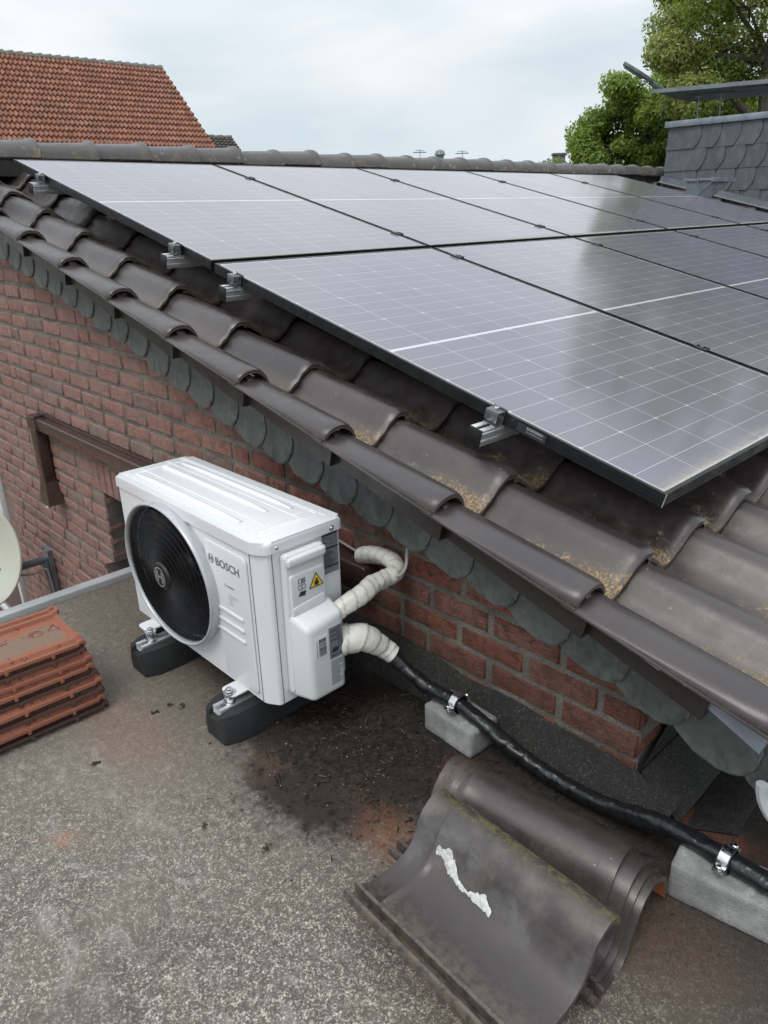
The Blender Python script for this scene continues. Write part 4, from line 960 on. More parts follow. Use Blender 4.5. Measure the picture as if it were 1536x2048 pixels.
mb = MB(); spiral(mb, [(1.095, -.435, .340), (1.105, -.39, .358), (1.102, -.33, .366), (1.085, -.275, .366), (1.078, -.225, .362), (1.078, -.185, .366), (1.055, -.160, .374), (1.015, -.153, .380), (.955, -.152, .370), (.90, -.152, .352)], .0245, .031, .0020, 1, wob=.0022)
up = mb.build('wrapped_refrigerant_line', M_tapew, None, 60, label='cream tape wrapped pipe bending from the heat pump up into the brown wall duct', cat='pipe')
mb = MB(); spiral(mb, [(1.090, -.435, .250), (1.112, -.40, .262), (1.130, -.362, .256), (1.138, -.328, .232), (1.146, -.300, .203), (1.165, -.282, .182)], .037, .036, .0028, 5, wob=.0025, rr=lambda t: 1.12-.42*t)
mb.build('wrapped_pipe_elbow', M_tapew, None, 60, label='wide cream tape wrapped pipe elbow leaving the lower right side of the heat pump', cat='pipe')
mb = MB(); spiral(mb, [(1.158, -.288, .188), (1.20, -.272, .150), (1.27, -.256, .115), (1.366, -.250, .112), (1.45, -.252, .098), (1.53, -.243, .066), (1.62, -.236, .042), (1.73, -.233, .036), (1.84, -.238, .060), (1.95, -.247, .096), (2.06, -.258, .110), (2.25, -.262, .112), (2.6, -.27, .10)], .0188, .050, .0020, 9, n=24, wob=.0022)
mb.build('black_wrapped_pipe', M_tapeb, None, 60, label='black tape wrapped pipe running along the wall over two concrete blocks', cat='pipe')
mb = MB(); mb.tube(catmull([(.76, -.150, .372), (.86, -.152, .360), (.945, -.156, .352)], 6), .0035, 8); mb.tube(catmull([(1.094, -.205, .365), (1.114, -.195, .378), (1.118, -.180, .398), (1.108, -.165, .425), (1.095, -.150, .46)], 6), .0048, 8)
mb.build('grey_cable', M_cable, None, label='thin grey cable rising from the wrapped pipe to behind the slates', cat='cable')
duct = empty('wall_duct', (-1.70, YW, .3), label='dark brown plastic duct across the brick gable with a downward end', cat='duct')
DI = Matrix.Translation((1.70, -YW, -.3))
def db(mb, name, mat, par=None, **k): o = mb.build(name, mat, None, **k); o.parent = par or duct; o.matrix_parent_inverse = DI; return o
mb = MB(); mb.box(-1.66, .945, YW-.064, YW-.002, .262, .332, .010, None, 0, 3); mb.box(-1.66, .945, YW-.020, YW-.0025, .332, .340, .002); db(mb, 'horizontal_cover', M_duct)
mb = MB(); mb.bprism(rounded([(-1.78, .256), (-1.78, .338), (-1.648, .338), (-1.648, .256)], [.02, .05, .005, .02], 6), .070, .008, T(0, YW-.001, 0) @ XZ); db(mb, 'elbow_cover', M_duct)
mb = MB(); mb.box(-1.772, -1.690, YW-.066, YW-.002, -.03, .262, .012, None, 0, 3); mb.add([(-1.768, YW-.064, -.03), (-1.694, YW-.064, -.03), (-1.694, YW-.004, -.03), (-1.768, YW-.004, -.03), (-1.74, YW-.095, -.155), (-1.63, YW-.090, -.165), (-1.63, YW-.004, -.165), (-1.74, YW-.004, -.155)], [(0, 4, 5, 1), (1, 5, 6, 2), (2, 6, 7, 3), (3, 7, 4, 0), (4, 7, 6, 5), (0, 1, 2, 3)])
mb.box(-1.776, -1.686, YW-.070, YW-.002, -.034, -.026, .002); db(mb, 'drop_cover', M_duct)
mb = MB(); mb.tube([(-1.69, YW-.06, -.13), (-1.70, YW-.075, -.19)], .011, 10); db(mb, 'drain_tip', M_whitepl)

def block(name_x, y, ang, L, Wd, H, label):
    mb = MB(); bm = bmesh.new(); bmesh.ops.create_cube(bm, size=1)
    for v in bm.verts: v.co = Vector((v.co.x*L, v.co.y*Wd, (v.co.z+.5)*H))
    bmesh.ops.bevel(bm, geom=list(bm.edges), offset=.006, segments=2, profile=.4, affect='EDGES'); bmesh.ops.subdivide_edges(bm, edges=bm.edges, cuts=5, use_grid_fill=True)
    for v in bm.verts: v.co += v.co.normalized()*.0022*noise.noise(v.co*60)+Vector((0, 0, .0015*noise.noise(v.co*25)))
    mb.addbm(bm); o = mb.build('concrete_block', M_conc, None, 40, label=label, cat='concrete block', group='concrete blocks under the black pipe')
    o.location = (name_x, y, .002); o.rotation_euler.z = ang; return o
block(1.372, -.238, -.055, .172, .104, .082, 'grey concrete block beside the brown soil, carrying the pipe nearer the heat pump')
block(2.083, -.256, .16, .196, .104, .086, 'grey concrete block at the right edge, carrying the pipe beside the brown tiles')
def clamp(x, y, z, ang, tilt, label):
    r = empty('pipe_clamp', (x, y, z), label=label, cat='pipe clamp', group='pipe clamps on the concrete blocks'); r.rotation_euler = (0, tilt, ang)
    mb = MB(); R_ = .0255
    vs = []; K = 32
    for xx, rr in ((-.010, R_), (-.010, R_+.0022), (.010, R_+.0022), (.010, R_)):
        for q in range(K): t = 2*PI*q/K; vs.append((xx, rr*math.cos(t), rr*math.sin(t)))
    fs = [(L*K+q, L*K+(q+1) % K, ((L+1) % 4)*K+(q+1) % K, ((L+1) % 4)*K+q) for L in range(4) for q in range(K)]
    mb.add(vs, fs); 
    for s_ in (-1, 1): mb.box(-.011, .011, min(s_*R_, s_*(R_+.017)), max(s_*R_, s_*(R_+.017)), -.003, -.0008, .0004); mb.box(-.011, .011, min(s_*R_, s_*(R_+.017)), max(s_*R_, s_*(R_+.017)), .0012, .0034, .0004)
    mb.build('strap', M_zincp, r)
    for s_ in (-1, 1):
        mb = MB(); mb.lathe([(.0028, -.014), (.0028, .006), (.0055, .0062), (.0055, .0095), (.004, .011)], 8, T(0, s_*(R_+.011), 0)); mb.build('screw', M_zincp, r)
    mb = MB(); mb.lathe([(.0040, -.050), (.0040, -.030), (.0075, -.030), (.0075, -R_)], 8, Matrix()); mb.build('threaded_rod', M_zincp, r)
    mb = MB(); vs = []
    for xx, rr in ((-.012, R_-.0015), (-.012, R_+.0004), (.012, R_+.0004), (.012, R_-.0015)):
        for q in range(K): t = 2*PI*q/K; vs.append((xx, rr*math.cos(t), rr*math.sin(t)))
    mb.add(vs, fs); mb.build('rubber_lining', M_rubber, r)
clamp(1.372, -.250, .1125, -.03, .04, 'zinc pipe clamp standing on the concrete block nearer the heat pump')
clamp(2.075, -.2585, .1115, -.02, -.02, 'zinc pipe clamp standing on the concrete block at the right edge')

# ================================================================== LOOSE BROWN TILES
TOPP = [(0, .019), (.005, .026), (.011, .026), (.014, .006), (.027, .004), (.030, .024), (.037, .024), (.041, .009), (.062, .007), (.095, .001), (.130, .000), (.156, .006), (.178, .020), (.192, .040), (.203, .062), (.216, .082), (.234, .095), (.254, .101), (.272, .099), (.285, .089), (.291, .075)]
LOWP = [(0, .019), (.005, .026), (.011, .026), (.014, .006), (.027, .004), (.030, .024), (.037, .024), (.041, .009), (.062, .004), (.090, .000), (.112, .006), (.130, .028), (.146, .062), (.162, .088), (.182, .106), (.210, .115), (.238, .113), (.266, .098), (.287, .074), (.300, .046), (.307, .014)]
TPROF = [(0, .012), (.006, .016), (.012, .016), (.014, .006), (.026, .004), (.030, .014), (.036, .014), (.040, .006), (.055, .002), (.085, .000), (.115, .004), (.145, .016), (.175, .038), (.200, .060), (.222, .074), (.245, .080), (.266, .077), (.285, .066), (.298, .050), (.306, .030)]
RPROF = TPROF
def loose_tile(seed, TPROF):
    n = len(TPROF); L = .415; vs = []; di = []; li = []; xs_ = [0, .006, .018, .024, .032, .044, .048, .053, .057, .063, .068, .077, .083, .12, .2, .3, .38, .405, .415]
    for ix, x in enumerate(xs_):
        for j, (y, z) in enumerate(TPROF):
            zz = z-((.011 if y < .2 else .006) if (x < .055 and y > .052) else 0)+.0015*noise.noise((x*9, y*9, seed)); 
            if .056 < x < .064 and .05 < y < .21: zz += .0035
            if y > .14 and (.02 < x < .045 or .065 < x < .08) and TPROF is LOWP: zz += .0035
            if x < .007: zz += .004 if y < .3 else 0
            if x > .40: zz -= .002*(x-.40)/.015
            yy_ = y*1.0
            vs.append((x, yy_, zz)); di.append(.25+.4*(y < .05)+(.35 if x < .06 else 0)); li.append(0)
    ns = len(xs_); fs = [(i*n+j, (i+1)*n+j, (i+1)*n+j+1, i*n+j+1) for i in range(ns-1) for j in range(n-1)]
    top = len(vs); 
    nr = []
    for j in range(n):
        a = TPROF[max(j-1, 0)]; b = TPROF[min(j+1, n-1)]; d = Vector((b[0]-a[0], b[1]-a[1])).normalized(); nr.append((d.y*.011, -d.x*.011) if j > 7 else (0, -.010))
    for ix, x in enumerate(xs_):
        for j in range(n): v = vs[ix*n+j]; vs.append((v[0], v[1]+nr[j][0], v[2]+nr[j][1])); di.append(.2); li.append(0)
    fs_b = [(top+i*n+j, top+i*n+j+1, top+(i+1)*n+j+1, top+(i+1)*n+j) for i in range(ns-1) for j in range(n-1)]
    edge = [(0*n+j, 0*n+j+1, top+j+1, top+j) for j in range(n-1)]+[((ns-1)*n+j, top+(ns-1)*n+j, top+(ns-1)*n+j+1, (ns-1)*n+j+1) for j in range(n-1)]
    edge += [(i*n, top+i*n, top+(i+1)*n, (i+1)*n) for i in range(ns-1)]+[(i*n+n-1, (i+1)*n+n-1, top+(i+1)*n+n-1, top+i*n+n-1) for i in range(ns-1)]
    return vs, fs+edge, fs_b, di, li
def m_loose():
    g = G('worn_brown_clay'); x, y, z = g.xyz(); n = g.noise(9, 5, .6); f = g.noise(70, 5, .7)
    c = g.mix(n, (.040, .033, .033), (.062, .053, .052))
    # moss along the crest
    d = g.mth('ABSOLUTE', g.mth('SUBTRACT', g.mth('ADD', y, g.mth('MULTIPLY', g.mth('SUBTRACT', f, .5), .05)), .283)); ms = g.mth('MULTIPLY', g.mr(d, .052, .004), g.mr(g.noise(58, 6, .75), .42, .56))
    c = g.mix(ms, c, g.mix(g.noise(120, 3), (.040, .040, .014), (.17, .150, .060)))
    d2 = g.mr(g.mth('ABSOLUTE', g.mth('SUBTRACT', y, .215)), .075, .02); c = g.mix(g.mth('MULTIPLY', g.mth('MULTIPLY', d2, g.mr(g.noise(13, 5, .7), .40, .66)), .38), c, (.17, .135, .11))
    # grey wear along the flank
    w = g.mth('MULTIPLY', g.mr(g.mth('ABSOLUTE', g.mth('SUBTRACT', y, .20)), .05, .0), g.mr(g.noise(8, 4), .45, .65)); c = g.mix(g.mth('MULTIPLY', w, .45), c, (.20, .20, .21))
    dirt = g.mth('MULTIPLY', g.mr(g.mth('ADD', g.mth('MULTIPLY', y, 1), g.mth('MULTIPLY', f, .08)), .16, .06), g.mr(g.noise(60, 5, .7), .38, .56)); c = g.mix(g.mth('MULTIPLY', dirt, .62), c, (.15, .115, .085))
    sp = g.mr(g.vor(120), .09, .05); c = g.mix(g.mth('MULTIPLY', sp, g.mr(g.noise(8, 2), .5, .6)), c, (.45, .43, .40))
    return g.out(c, g.mix(ms, g.mr(g.noise(14, 4), .3, .7, .30, .48), .9), g.bump(g.noise(300, 3), .2, .001, g.bump(g.mth('ADD', ms, g.noise(10, 3)), .4, .004)), Coat_Weight=.1)
M_loose = m_loose()
def put_tile(loc, ang, tilt, roll, label, mat, extra=None):
    vs, fs, fb, di, li = loose_tile(len(label) % 17, TOPP if extra else LOWP)
    r = empty('loose_roof_tile', loc, label=label, cat='roof tile', group='loose brown roof tiles on the flat roof'); r.rotation_euler = (roll, tilt, ang)
    mb = MB(); mb.add(vs, fs+fb, None, 0, dirt=di, lichen=li); mb.m = [0]*len(fs)+[1]*len(fb); mb.build('tile_body', [mat, M_tclay], r, 40)
    return r
LT0 = (1.590, -.835, .088)
def bt(x, y, z, ang, label, mat=None, tilt=0, roll=0, top=None): return put_tile((x, y, z), ang, tilt, roll, label, mat or M_tile2, top)
M_tile2 = m_tile('smooth_brown_engobed_clay', (.036, .028, .028), (.043, .034, .034), .27, .5)
bt(1.604, -.660, .002, .060, 'brown glazed roof tile lying lowest in the loose stack, flat on the felt')
bt(1.592, -.668, .014, .070, 'brown glazed roof tile second from the bottom of the loose stack on the felt')
bt(1.582, -.676, .028, .084, 'brown glazed roof tile in the middle of the loose stack on the felt')
bt(1.556, -.684, .043, .102, 'brown glazed roof tile, second from the top with its smooth roll showing behind the mossy one')
tt = bt(1.590, -.835, .074, -.040, 'topmost worn brown roof tile with mossy crest and a streak of white mortar', M_loose, 0, .05, True)
mb = MB(); rnd = random.Random(2)
def zt_at(y):
    for (a, p), (b, q) in zip(TOPP, TOPP[1:]):
        if a <= y <= b: return p+(q-p)*(y-a)/(b-a)
    return .0
P = []
for q in range(36):
    t = q/35; x = .062+.160*t; y = .190-.022*t+.005*math.sin(t*9); w = .0015+.0070*math.exp(-((t-.28)/.15)**2)+.0072*math.exp(-((t-.84)/.12)**2)+.0035*abs(noise.noise((t*22, 0, 0)))
    row = []
    for j in range(7):
        s_ = j/6-.5; yy_ = y+s_*2*w+rnd.uniform(-.0022, .0022); row.append((x+rnd.uniform(-.001, .001), yy_, zt_at(yy_)+.0006+(0.0055*(1-(2*s_)**2))*(w/.009)+rnd.uniform(0, .0012)*(0 < j < 6)))
    P.append(row)
mb.add([p for r in P for p in r], [(i*7+j, (i+1)*7+j, (i+1)*7+j+1, i*7+j+1) for i in range(35) for j in range(6)])
M_mort2 = simple('white_mortar', (.55, .56, .54), .95, var=.25, sc=80, bsc=200, bst=.9, bd=.004)
mb.build('mortar_streak', M_mort2, tt, 0)

# ================================================================== STACK OF RED TILES
def red_tile_mesh(top=False):
    mb = MB(); L, W2, Tk = .425, .262, .009
    xs_ = [0, .010, .014, .030, .034, .046, .050, .10, .15, .19, .215, .222, .240, .246, .262]; zs = [.012, .012, .004, .004, .014, .014, .003, .000, .003, .008, .010, .020, .020, .010, .012]
    n = len(xs_); ys_ = [0, .012, .016, .04, .2, .38, .41, .414, .425]; vs = []; di = []
    for yy_ in ys_:
        for a, z in zip(xs_, zs):
            e = .006 if (yy_ < .013 or yy_ > .412) else 0
            vs.append((a-W2/2, -yy_, z+e+.013)); di.append(.9 if (.05 < a < .2 and .02 < yy_ < .40) else .1)
    m = len(ys_); fs = [(i*n+j, i*n+j+1, (i+1)*n+j+1, (i+1)*n+j) for i in range(m-1) for j in range(n-1)]
    top_ = len(vs); vs += [(v[0], v[1], v[2]-Tk) for v in vs[:top_]]; di += [.1]*top_
    fs += [(j, top_+j, top_+j+1, j+1) for j in range(n-1)]+[((m-1)*n+j+1, top_+(m-1)*n+j+1, top_+(m-1)*n+j, (m-1)*n+j) for j in range(n-1)]
    fs += [(i*n, (i+1)*n, top_+(i+1)*n, top_+i*n) for i in range(m-1)]+[((i+1)*n+n-1, i*n+n-1, top_+i*n+n-1, top_+(i+1)*n+n-1) for i in range(m-1)]
    mb.add(vs, fs, None, 0, dirt=di)
    for q in range(3): mb.box(W2/2-.010, W2/2+.0012, -.09-q*.12, -.080-q*.12, .006, .023, .002)
    for yy_ in (-.10, -.20, -.30): mb.box(W2/2-.045, W2/2-.036, yy_-.01, yy_+.012, .02, .032, .003)
    mb.box(-W2/2, -W2/2+.03, .0, .010, .012, .028, .002); mb.box(W2/2-.09, W2/2-.01, .0, .008, .006, .02, .002)
    if top:
        K = 28
        for rad in (.020, .012): mb.tube([(-.02+rad*math.cos(2*PI*q/K), -.085+rad*math.sin(2*PI*q/K), .0145) for q in range(K)], .0012, 5, closed=True)
        for q in range(8): a = 2*PI*q/8; mb.tube([(-.02+.013*math.cos(a), -.085+.013*math.sin(a), .0145), (-.02+.019*math.cos(a), -.085+.019*math.sin(a), .0145)], .001, 4)
        mb.tube([(-.045, -.030, .0145), (.000, -.022, .0145), (-.018, -.052, .0145)], .0012, 5, closed=True)
        mb.tube([(.012, -.17, .0145), (-.010, -.30, .0145)], .0012, 5); mb.tube([(-.03, -.16, .0145), (-.012, -.22, .0145), (-.045, -.30, .0145)], .0012, 5)
        mb.box(.060, .085, -.15, -.09, .0155, .0175, .001)
    return mb
me_rt = red_tile_mesh().mesh('clay_body', M_oclay, 30); me_rt2 = red_tile_mesh().mesh('clay_body', M_oclayd, 30); me_top = red_tile_mesh(True).mesh('clay_body', M_oclay, 30)
posn = ['lowest', 'second from the bottom', 'third from the bottom', 'fourth from the bottom', 'fifth from the bottom', 'sixth from the bottom', 'seventh from the bottom', 'second from the top', 'topmost']
NT = 9
for k in range(NT):
    rnd = random.Random(k+21); top = k == NT-1; dirt_or_shade = k in (0, 2, 4, 7)  # some layers get the dark copy, as shade painted into the stack
    o = bpy.data.objects.new('red_clay_tile', me_top if top else me_rt2 if dirt_or_shade else me_rt); COL.objects.link(o)
    o.location = (.455-.0065*k+rnd.uniform(-.004, .004), -.855-.001*k+rnd.uniform(-.006, .006), .001+.0235*k); o.rotation_euler = (0, rnd.uniform(-.01, .01), math.radians(-2.5)+rnd.uniform(-.02, .02))
    tag(o, ('%s red clay roof tile of the stack, ' % posn[k])+('dusty with pressed marks' if top else 'sooty edge darkened as a shaded gap' if dirt_or_shade else 'orange edge showing'), 'roof tile', 'stacked red clay tiles on the flat roof')

# ================================================================== SATELLITE DISH
dish = empty('satellite_dish', (-2.08, YW, -.8), label='cream satellite dish on a grey wall bracket at the left edge', cat='satellite dish'); DS = Matrix.Translation((2.08, -YW, .8))
def sb(mb, name, mat, **k): o = mb.build(name, mat, None, **k); o.parent = dish; o.matrix_parent_inverse = DS; return o
mb = MB(); mb.box(-2.20, -2.03, YW-.008, YW-.001, -.93, -.585, .002); mb.box(-2.04, -2.03, YW-.03, YW-.006, -.93, -.585)
for a, b in ((-2.18, -.61), (-2.06, -.61), (-2.18, -.90), (-2.06, -.90)): mb.lathe([(.010, 0), (.010, .008)], 6, T(a, YW-.008, b) @ Rx(PI/2))
sb(mb, 'wall_plate', M_pole)
mb = MB(); mb.tube([(-2.10, YW-.005, -.66), (-2.10, YW-.24, -.66)], .024, 14); mb.tube(catmull([(-2.10, YW-.03, -.66), (-2.09, YW-.035, -.72), (-2.07, YW-.03, -.9), (-2.06, YW-.03, -1.5), (-2.06, YW-.03, -2.6)], 6), .022, 12); sb(mb, 'arm', M_pole)
mb = MB(); mb.tube(catmull([(-2.08, YW-.22, -.70), (-2.07, YW-.12, -.72), (-2.05, YW-.06, -.70), (-2.04, YW-.04, -.8), (-2.02, YW-.035, -1.4), (-2.02, YW-.03, -2.4)], 6), .007, 8); sb(mb, 'cable', M_cable)
DN = Vector((.60, -.76, .22)).normalized(); DC = Vector((-2.13, YW-.40, -.515)); q_ = DN.to_track_quat('Z', 'Y').to_matrix().to_4x4(); dm = T(*DC) @ q_
mb = MB(); mb.lathe([(.001, -.062), (.10, -.056), (.20, -.036), (.275, -.010), (.305, .002), (.312, .003), (.318, -.004), (.314, -.014), (.302, -.010), (.27, -.024), (.19, -.050), (.001, -.076)], 56, dm @ Matrix.Diagonal((.93, 1.05, 1, 1)), cap=False); sb(mb, 'reflector', M_cream)
mb = MB(); mb.box(-.045, .045, -.10, .10, -.13, -.072, .01, dm); mb.box(.02, .10, -.06, .06, -.17, -.10, .008, dm); sb(mb, 'mount', M_black)
mb = MB()
for a, b in ((.12, -.09), (.12, .06), (-.05, -.1), (-.05, .09)): mb.lathe([(.007, -.05), (.007, -.040)], 8, dm @ T(a, b, 0))
sb(mb, 'bolts', M_pole)

# ================================================================== DISTANT HOUSES
def m_pan(name, c0, c1, c2):
    g = G(name); r = g.isl(); c = g.ramp(r, (0, c0), (.5, c1), (.85, c2), (1, tuple(x*.7 for x in c0))); n = g.noise(1.3, 5, vec=g.pos())
    c = g.mix(g.mth('MULTIPLY', g.mr(n, .45, .7), .45), c, (.16, .10, .075)); c = g.mix(g.mth('MULTIPLY', g.mr(g.noise(11, 5, .7, vec=g.pos()), .55, .7), .4), c, (.13, .10, .08))
    return g.out(c, .85)
M_pan = m_pan('old_orange_pantile', (.25, .105, .070), (.30, .135, .090), (.36, .180, .125))
M_pan2 = m_pan('grey_brown_pantile', (.055, .050, .044), (.075, .066, .058), (.09, .08, .07))
M_wallf = simple('distant_brick', (.20, .10, .075), .9, var=.2, sc=3); M_ridgef = simple('mossy_ridge', (.17, .165, .145), .9, var=.3, sc=4)
def far_house(name, label, P1, dirr, length, pitch, slope, pw, pc, mat, mat2, vents):
    root = empty(name, (P1.x, P1.y, -2.7), label=label, cat='house'); inv = Matrix.Translation((-P1.x, -P1.y, 2.7))
    def b(mb, nm, m, par=None, **k):
        o = mb.build(nm, m, None, **k); o.parent = par or root
        if par is None: o.matrix_parent_inverse = inv
        return o
    n2 = Vector((dirr.y, -dirr.x, 0))             # horizontal, down the visible slope
    if n2.dot(CAM-P1) < 0: n2 = -n2
    dn = n2*math.cos(pitch)+Vector((0, 0, -math.sin(pitch))); up = dn.cross(dirr); up = up if up.z > 0 else -up
    mb = MB(); nr = int(slope/pc); nc = int(length/pw); K = 7
    PP = [(0, .012), (.18, .030), (.40, .034), (.60, .012), (.80, -.004), (1.0, .006)]
    for r in range(nr):
        for c in range(nc):
            vs = []; rnd = random.Random(r*991+c); jj = rnd.uniform(-.006, .006)*pc/.3
            for e, lift in ((0, 0), (1.08, .028)):
                for (a, h) in PP: vs.append(P1-dirr*((c+a)*pw)+dn*((r+e)*pc)+up*((h*2.2+lift*3.4)*pc/.33+jj))
            for (a, h) in PP: vs.append(P1-dirr*((c+a)*pw)+dn*((r+1.08)*pc)+up*(-.03+jj))
            mb.add(vs, [(i, i+1, 7+i, 6+i) for i in range(5)]+[(6+i, 7+i, 13+i, 12+i) for i in range(5)])
    rf = b(mb, 'tiled_roof', mat, smooth=40)
    mb = MB()
    for c in range(int(length/(pw*2.1))+1):
        a = P1-dirr*(c*pw*2.1)+Vector((0, 0, .02)); z2 = a-dirr*(pw*2.25); mb.tube([a+Vector((0, 0, .03)), z2], [.15*pc/.36, .11*pc/.36], 8)
    b(mb, 'ridge_tiles', M_ridgef, rf)
    for (c, r) in vents:
        m_ = MB(); o_ = P1-dirr*c+dn*r+up*.05; mt = Matrix.Translation(o_) @ Matrix((dirr, -dn, up)).transposed().to_4x4(); m_.box(-.13, .13, -.16, .14, 0, .10, .03, mt); b(m_, 'vent_tile', mat, rf)
        m_ = MB(); m_.box(-.07, .07, -.17, -.155, .0, .085, 0, mt); b(m_, 'vent_opening', M_dark, rf)
    E = P1+dn*slope; B1 = P1-n2*(slope*math.cos(pitch)); mb = MB()
    g1 = [P1+Vector((0, 0, -.1)), Vector((E.x, E.y, E.z-.1)), Vector((E.x, E.y, -2.7)), Vector((B1.x, B1.y, -2.7)), Vector((B1.x, B1.y, E.z-.1))]
    vs = [p-dirr*.15 for p in g1]+[p-dirr*length for p in g1]; mb.add(vs, [(0, 1, 2, 3, 4), (9, 8, 7, 6, 5)]+[(i, (i+1) % 5, 5+(i+1) % 5, 5+i) for i in range(5)]); b(mb, 'walls', M_wallf, smooth=0)
far_house('orange_roof_house', 'distant house with steep weathered orange pantile roof above the brown ridge', Vector((-36.79, 20.63, 8.33)), Vector((.082, .997, 0)).normalized(), 10.6, math.radians(39.2), 9.0, .200, .425, M_pan, None, [(.85, 1.15), (5.15, 1.05), (9.0, .95)])
far_house('grey_roof_house', 'small dark grey tiled roof peeking out right of the orange roof', Vector((-35.12, 23.35, 5.45)) * 1.25 + Vector((.0, 0, -.35)) - Vector((.6, -.37, .3)), Vector((.12, .99, 0)).normalized(), 9, math.radians(36), 5, .3, .30, M_pan2, None, [])
# street lamp beside the tree
lamp = empty('street_lamp', (-7.4, 19.6, -2.7), label='grey street lamp head poking out left of the tall tree', cat='street lamp'); LI = Matrix.Translation((7.4, -19.6, 2.7))
A_, B_ = Vector((-6.97, 14.59, 4.055)), Vector((-6.46, 14.93, 3.69))
mb = MB(); d_ = (B_-A_).normalized(); mt = Matrix.Translation(A_) @ d_.to_track_quat('X', 'Z').to_matrix().to_4x4(); Lh = (B_-A_).length
mb.bprism(rounded([(0, -.08), (Lh*.5, -.11), (Lh, -.08), (Lh, .08), (Lh*.5, .11), (0, .08)], .03, 4), .07, .015, mt); o = mb.build('lamp_head', M_pole, None); o.parent = lamp; o.matrix_parent_inverse = LI
mb = MB(); mb.bprism(rounded([(.05, -.06), (Lh*.7, -.07), (Lh*.7, .07), (.05, .06)], .02, 4), .03, .008, mt @ T(0, 0, -.028)); o = mb.build('lamp_glass', M_lblgrey, None); o.parent = lamp; o.matrix_parent_inverse = LI
mb = MB(); mb.tube([B_-d_*.05, B_+d_*.5, Vector((-7.4, 19.6, 3.4)), Vector((-7.4, 19.6, -2.7))], .05, 10); o = mb.build('pole', M_pole, None); o.parent = lamp; o.matrix_parent_inverse = LI
# rooftop antennas and a small chimney on the horizon
def horiz(az, dist, el):      # direction in degrees, horizontal distance, elevation
    a = math.radians(az); return Vector((CAM.x+dist*math.cos(a), CAM.y+dist*math.sin(a), CAM.z+dist*math.tan(math.radians(el))))
for lab, c in (('thin roof antenna on the horizon, left of the other one', Vector((-38.91, 42.03, 5.3))), ('thin roof antenna on the horizon, right of the other one', Vector((-36.61, 44.1, 5.15)))):
    a = empty('tv_antenna', c-Vector((0, 0, 8)), label=lab, cat='antenna', group='antennas on the horizon'); iv = Matrix.Translation(-(c-Vector((0, 0, 8))))
    sd = (CAM-c).cross(Vector((0, 0, 1))).normalized(); mb = MB(); mb.tube([c-Vector((0, 0, 7.9)), c+Vector((0, 0, .20))], .022, 6); o = mb.build('mast', M_pole, None); o.parent = a; o.matrix_parent_inverse = iv
    mb = MB(); mb.box(-.45, .5, -.02, .02, -.03, .03, 0, Matrix.Translation(c) @ sd.to_track_quat('X', 'Z').to_matrix().to_4x4()); mb.tube([c-sd*.3+Vector((0, 0, .10)), c+sd*.35+Vector((0, 0, .14))], .018, 5); o = mb.build('aerial', M_pole, None); o.parent = a; o.matrix_parent_inverse = iv
c = Vector((-37.84, 43.02, 5.05)); mb = MB(); mb.lathe([(.30, -7.7), (.30, 0), (.42, .05), (.30, .30), (.02, .42)], 14, Matrix.Translation(c)); mb.build('vent_cowl', M_pole, None, label='small dark round cowl between the two horizon antennas', cat='vent cowl')
c = Vector((-19.94, 31.7, 3.72)); mb = MB(); mb.box(-.28, .28, -.28, .28, -6.4, -.10, .01, Matrix.Translation(c) @ Rz(.7)); mb.box(-.33, .33, -.33, .33, -.10, 0, .01, Matrix.Translation(c) @ Rz(.7)); mb.build('far_chimney', M_cslate, None, label='small dark chimney on the horizon left of the tree', cat='chimney')

# ================================================================== TREES
def m_leaf(name, cs):
    g = G(name); r = g.isl(); n = g.noise(.9, 3, vec=g.pos()); k = g.mth('FRACT', g.mth('ADD', g.mth('MULTIPLY', r, .55), g.mth('MULTIPLY', n, 1.1)))
    c = g.ramp(k, *[(i/(len(cs)-1), q) for i, q in enumerate(cs)])
    m = g.out(c, .5, None); c = g.mix(1, c, (1.02, 1.08, 1.0), 'MULTIPLY'); g.l(c, g.b.inputs['Base Color']); tr = g.n('BsdfTranslucent'); g.l(g.mix(1, c, (1.5, 1.6, .7), 'MULTIPLY'), tr.inputs[0]); ms = g.n('MixShader'); ms.inputs[0].default_value = .42
    g.l(g.b.outputs[0], ms.inputs[1]); g.l(tr.outputs[0], ms.inputs[2]); g.l(ms.outputs[0], g.t.nodes['Material Output'].inputs[0]); return m
M_leaf1 = m_leaf('green_leaves', [(.10, .15, .028), (.16, .22, .038), (.22, .285, .055), (.27, .33, .08), (.12, .175, .04)])
M_leaf2 = m_leaf('mixed_brown_green_leaves', [(.13, .19, .04), (.23, .27, .07), (.33, .31, .12), (.37, .32, .17), (.27, .30, .09), (.17, .23, .055)])
M_bark = simple('grey_bark', (.11, .095, .08), .9, var=.3, sc=20, bsc=40, bst=.7, bd=.01)
def leaves(cl, per, size, seed, squash=.8):
    rs = np.random.RandomState(seed); V = []; 
    for c, r in cl:
        n = int(per*r*r); d = rs.normal(size=(n, 3)); d /= np.linalg.norm(d, axis=1)[:, None]; rad = r*rs.uniform(.35, 1, size=(n, 1))**.55; p = np.array(c)+d*rad*np.array([1, 1, squash]); p[:, 2] -= .12*rs.uniform(size=n)
        nn = d+rs.normal(scale=.75, size=(n, 3))+np.array([0, 0, .5]); nn /= np.linalg.norm(nn, axis=1)[:, None]; t = np.cross(nn, rs.normal(size=(n, 3))); t /= np.linalg.norm(t, axis=1)[:, None]; b = np.cross(nn, t); s = size*rs.uniform(.55, 1.25, size=(n, 1))
        q = np.stack([p-t*s, p-b*s*.5+nn*s*.1, p+t*s, p+b*s*.5+nn*s*.1], 1); V.append(q.reshape(-1, 3))
    return np.concatenate(V)
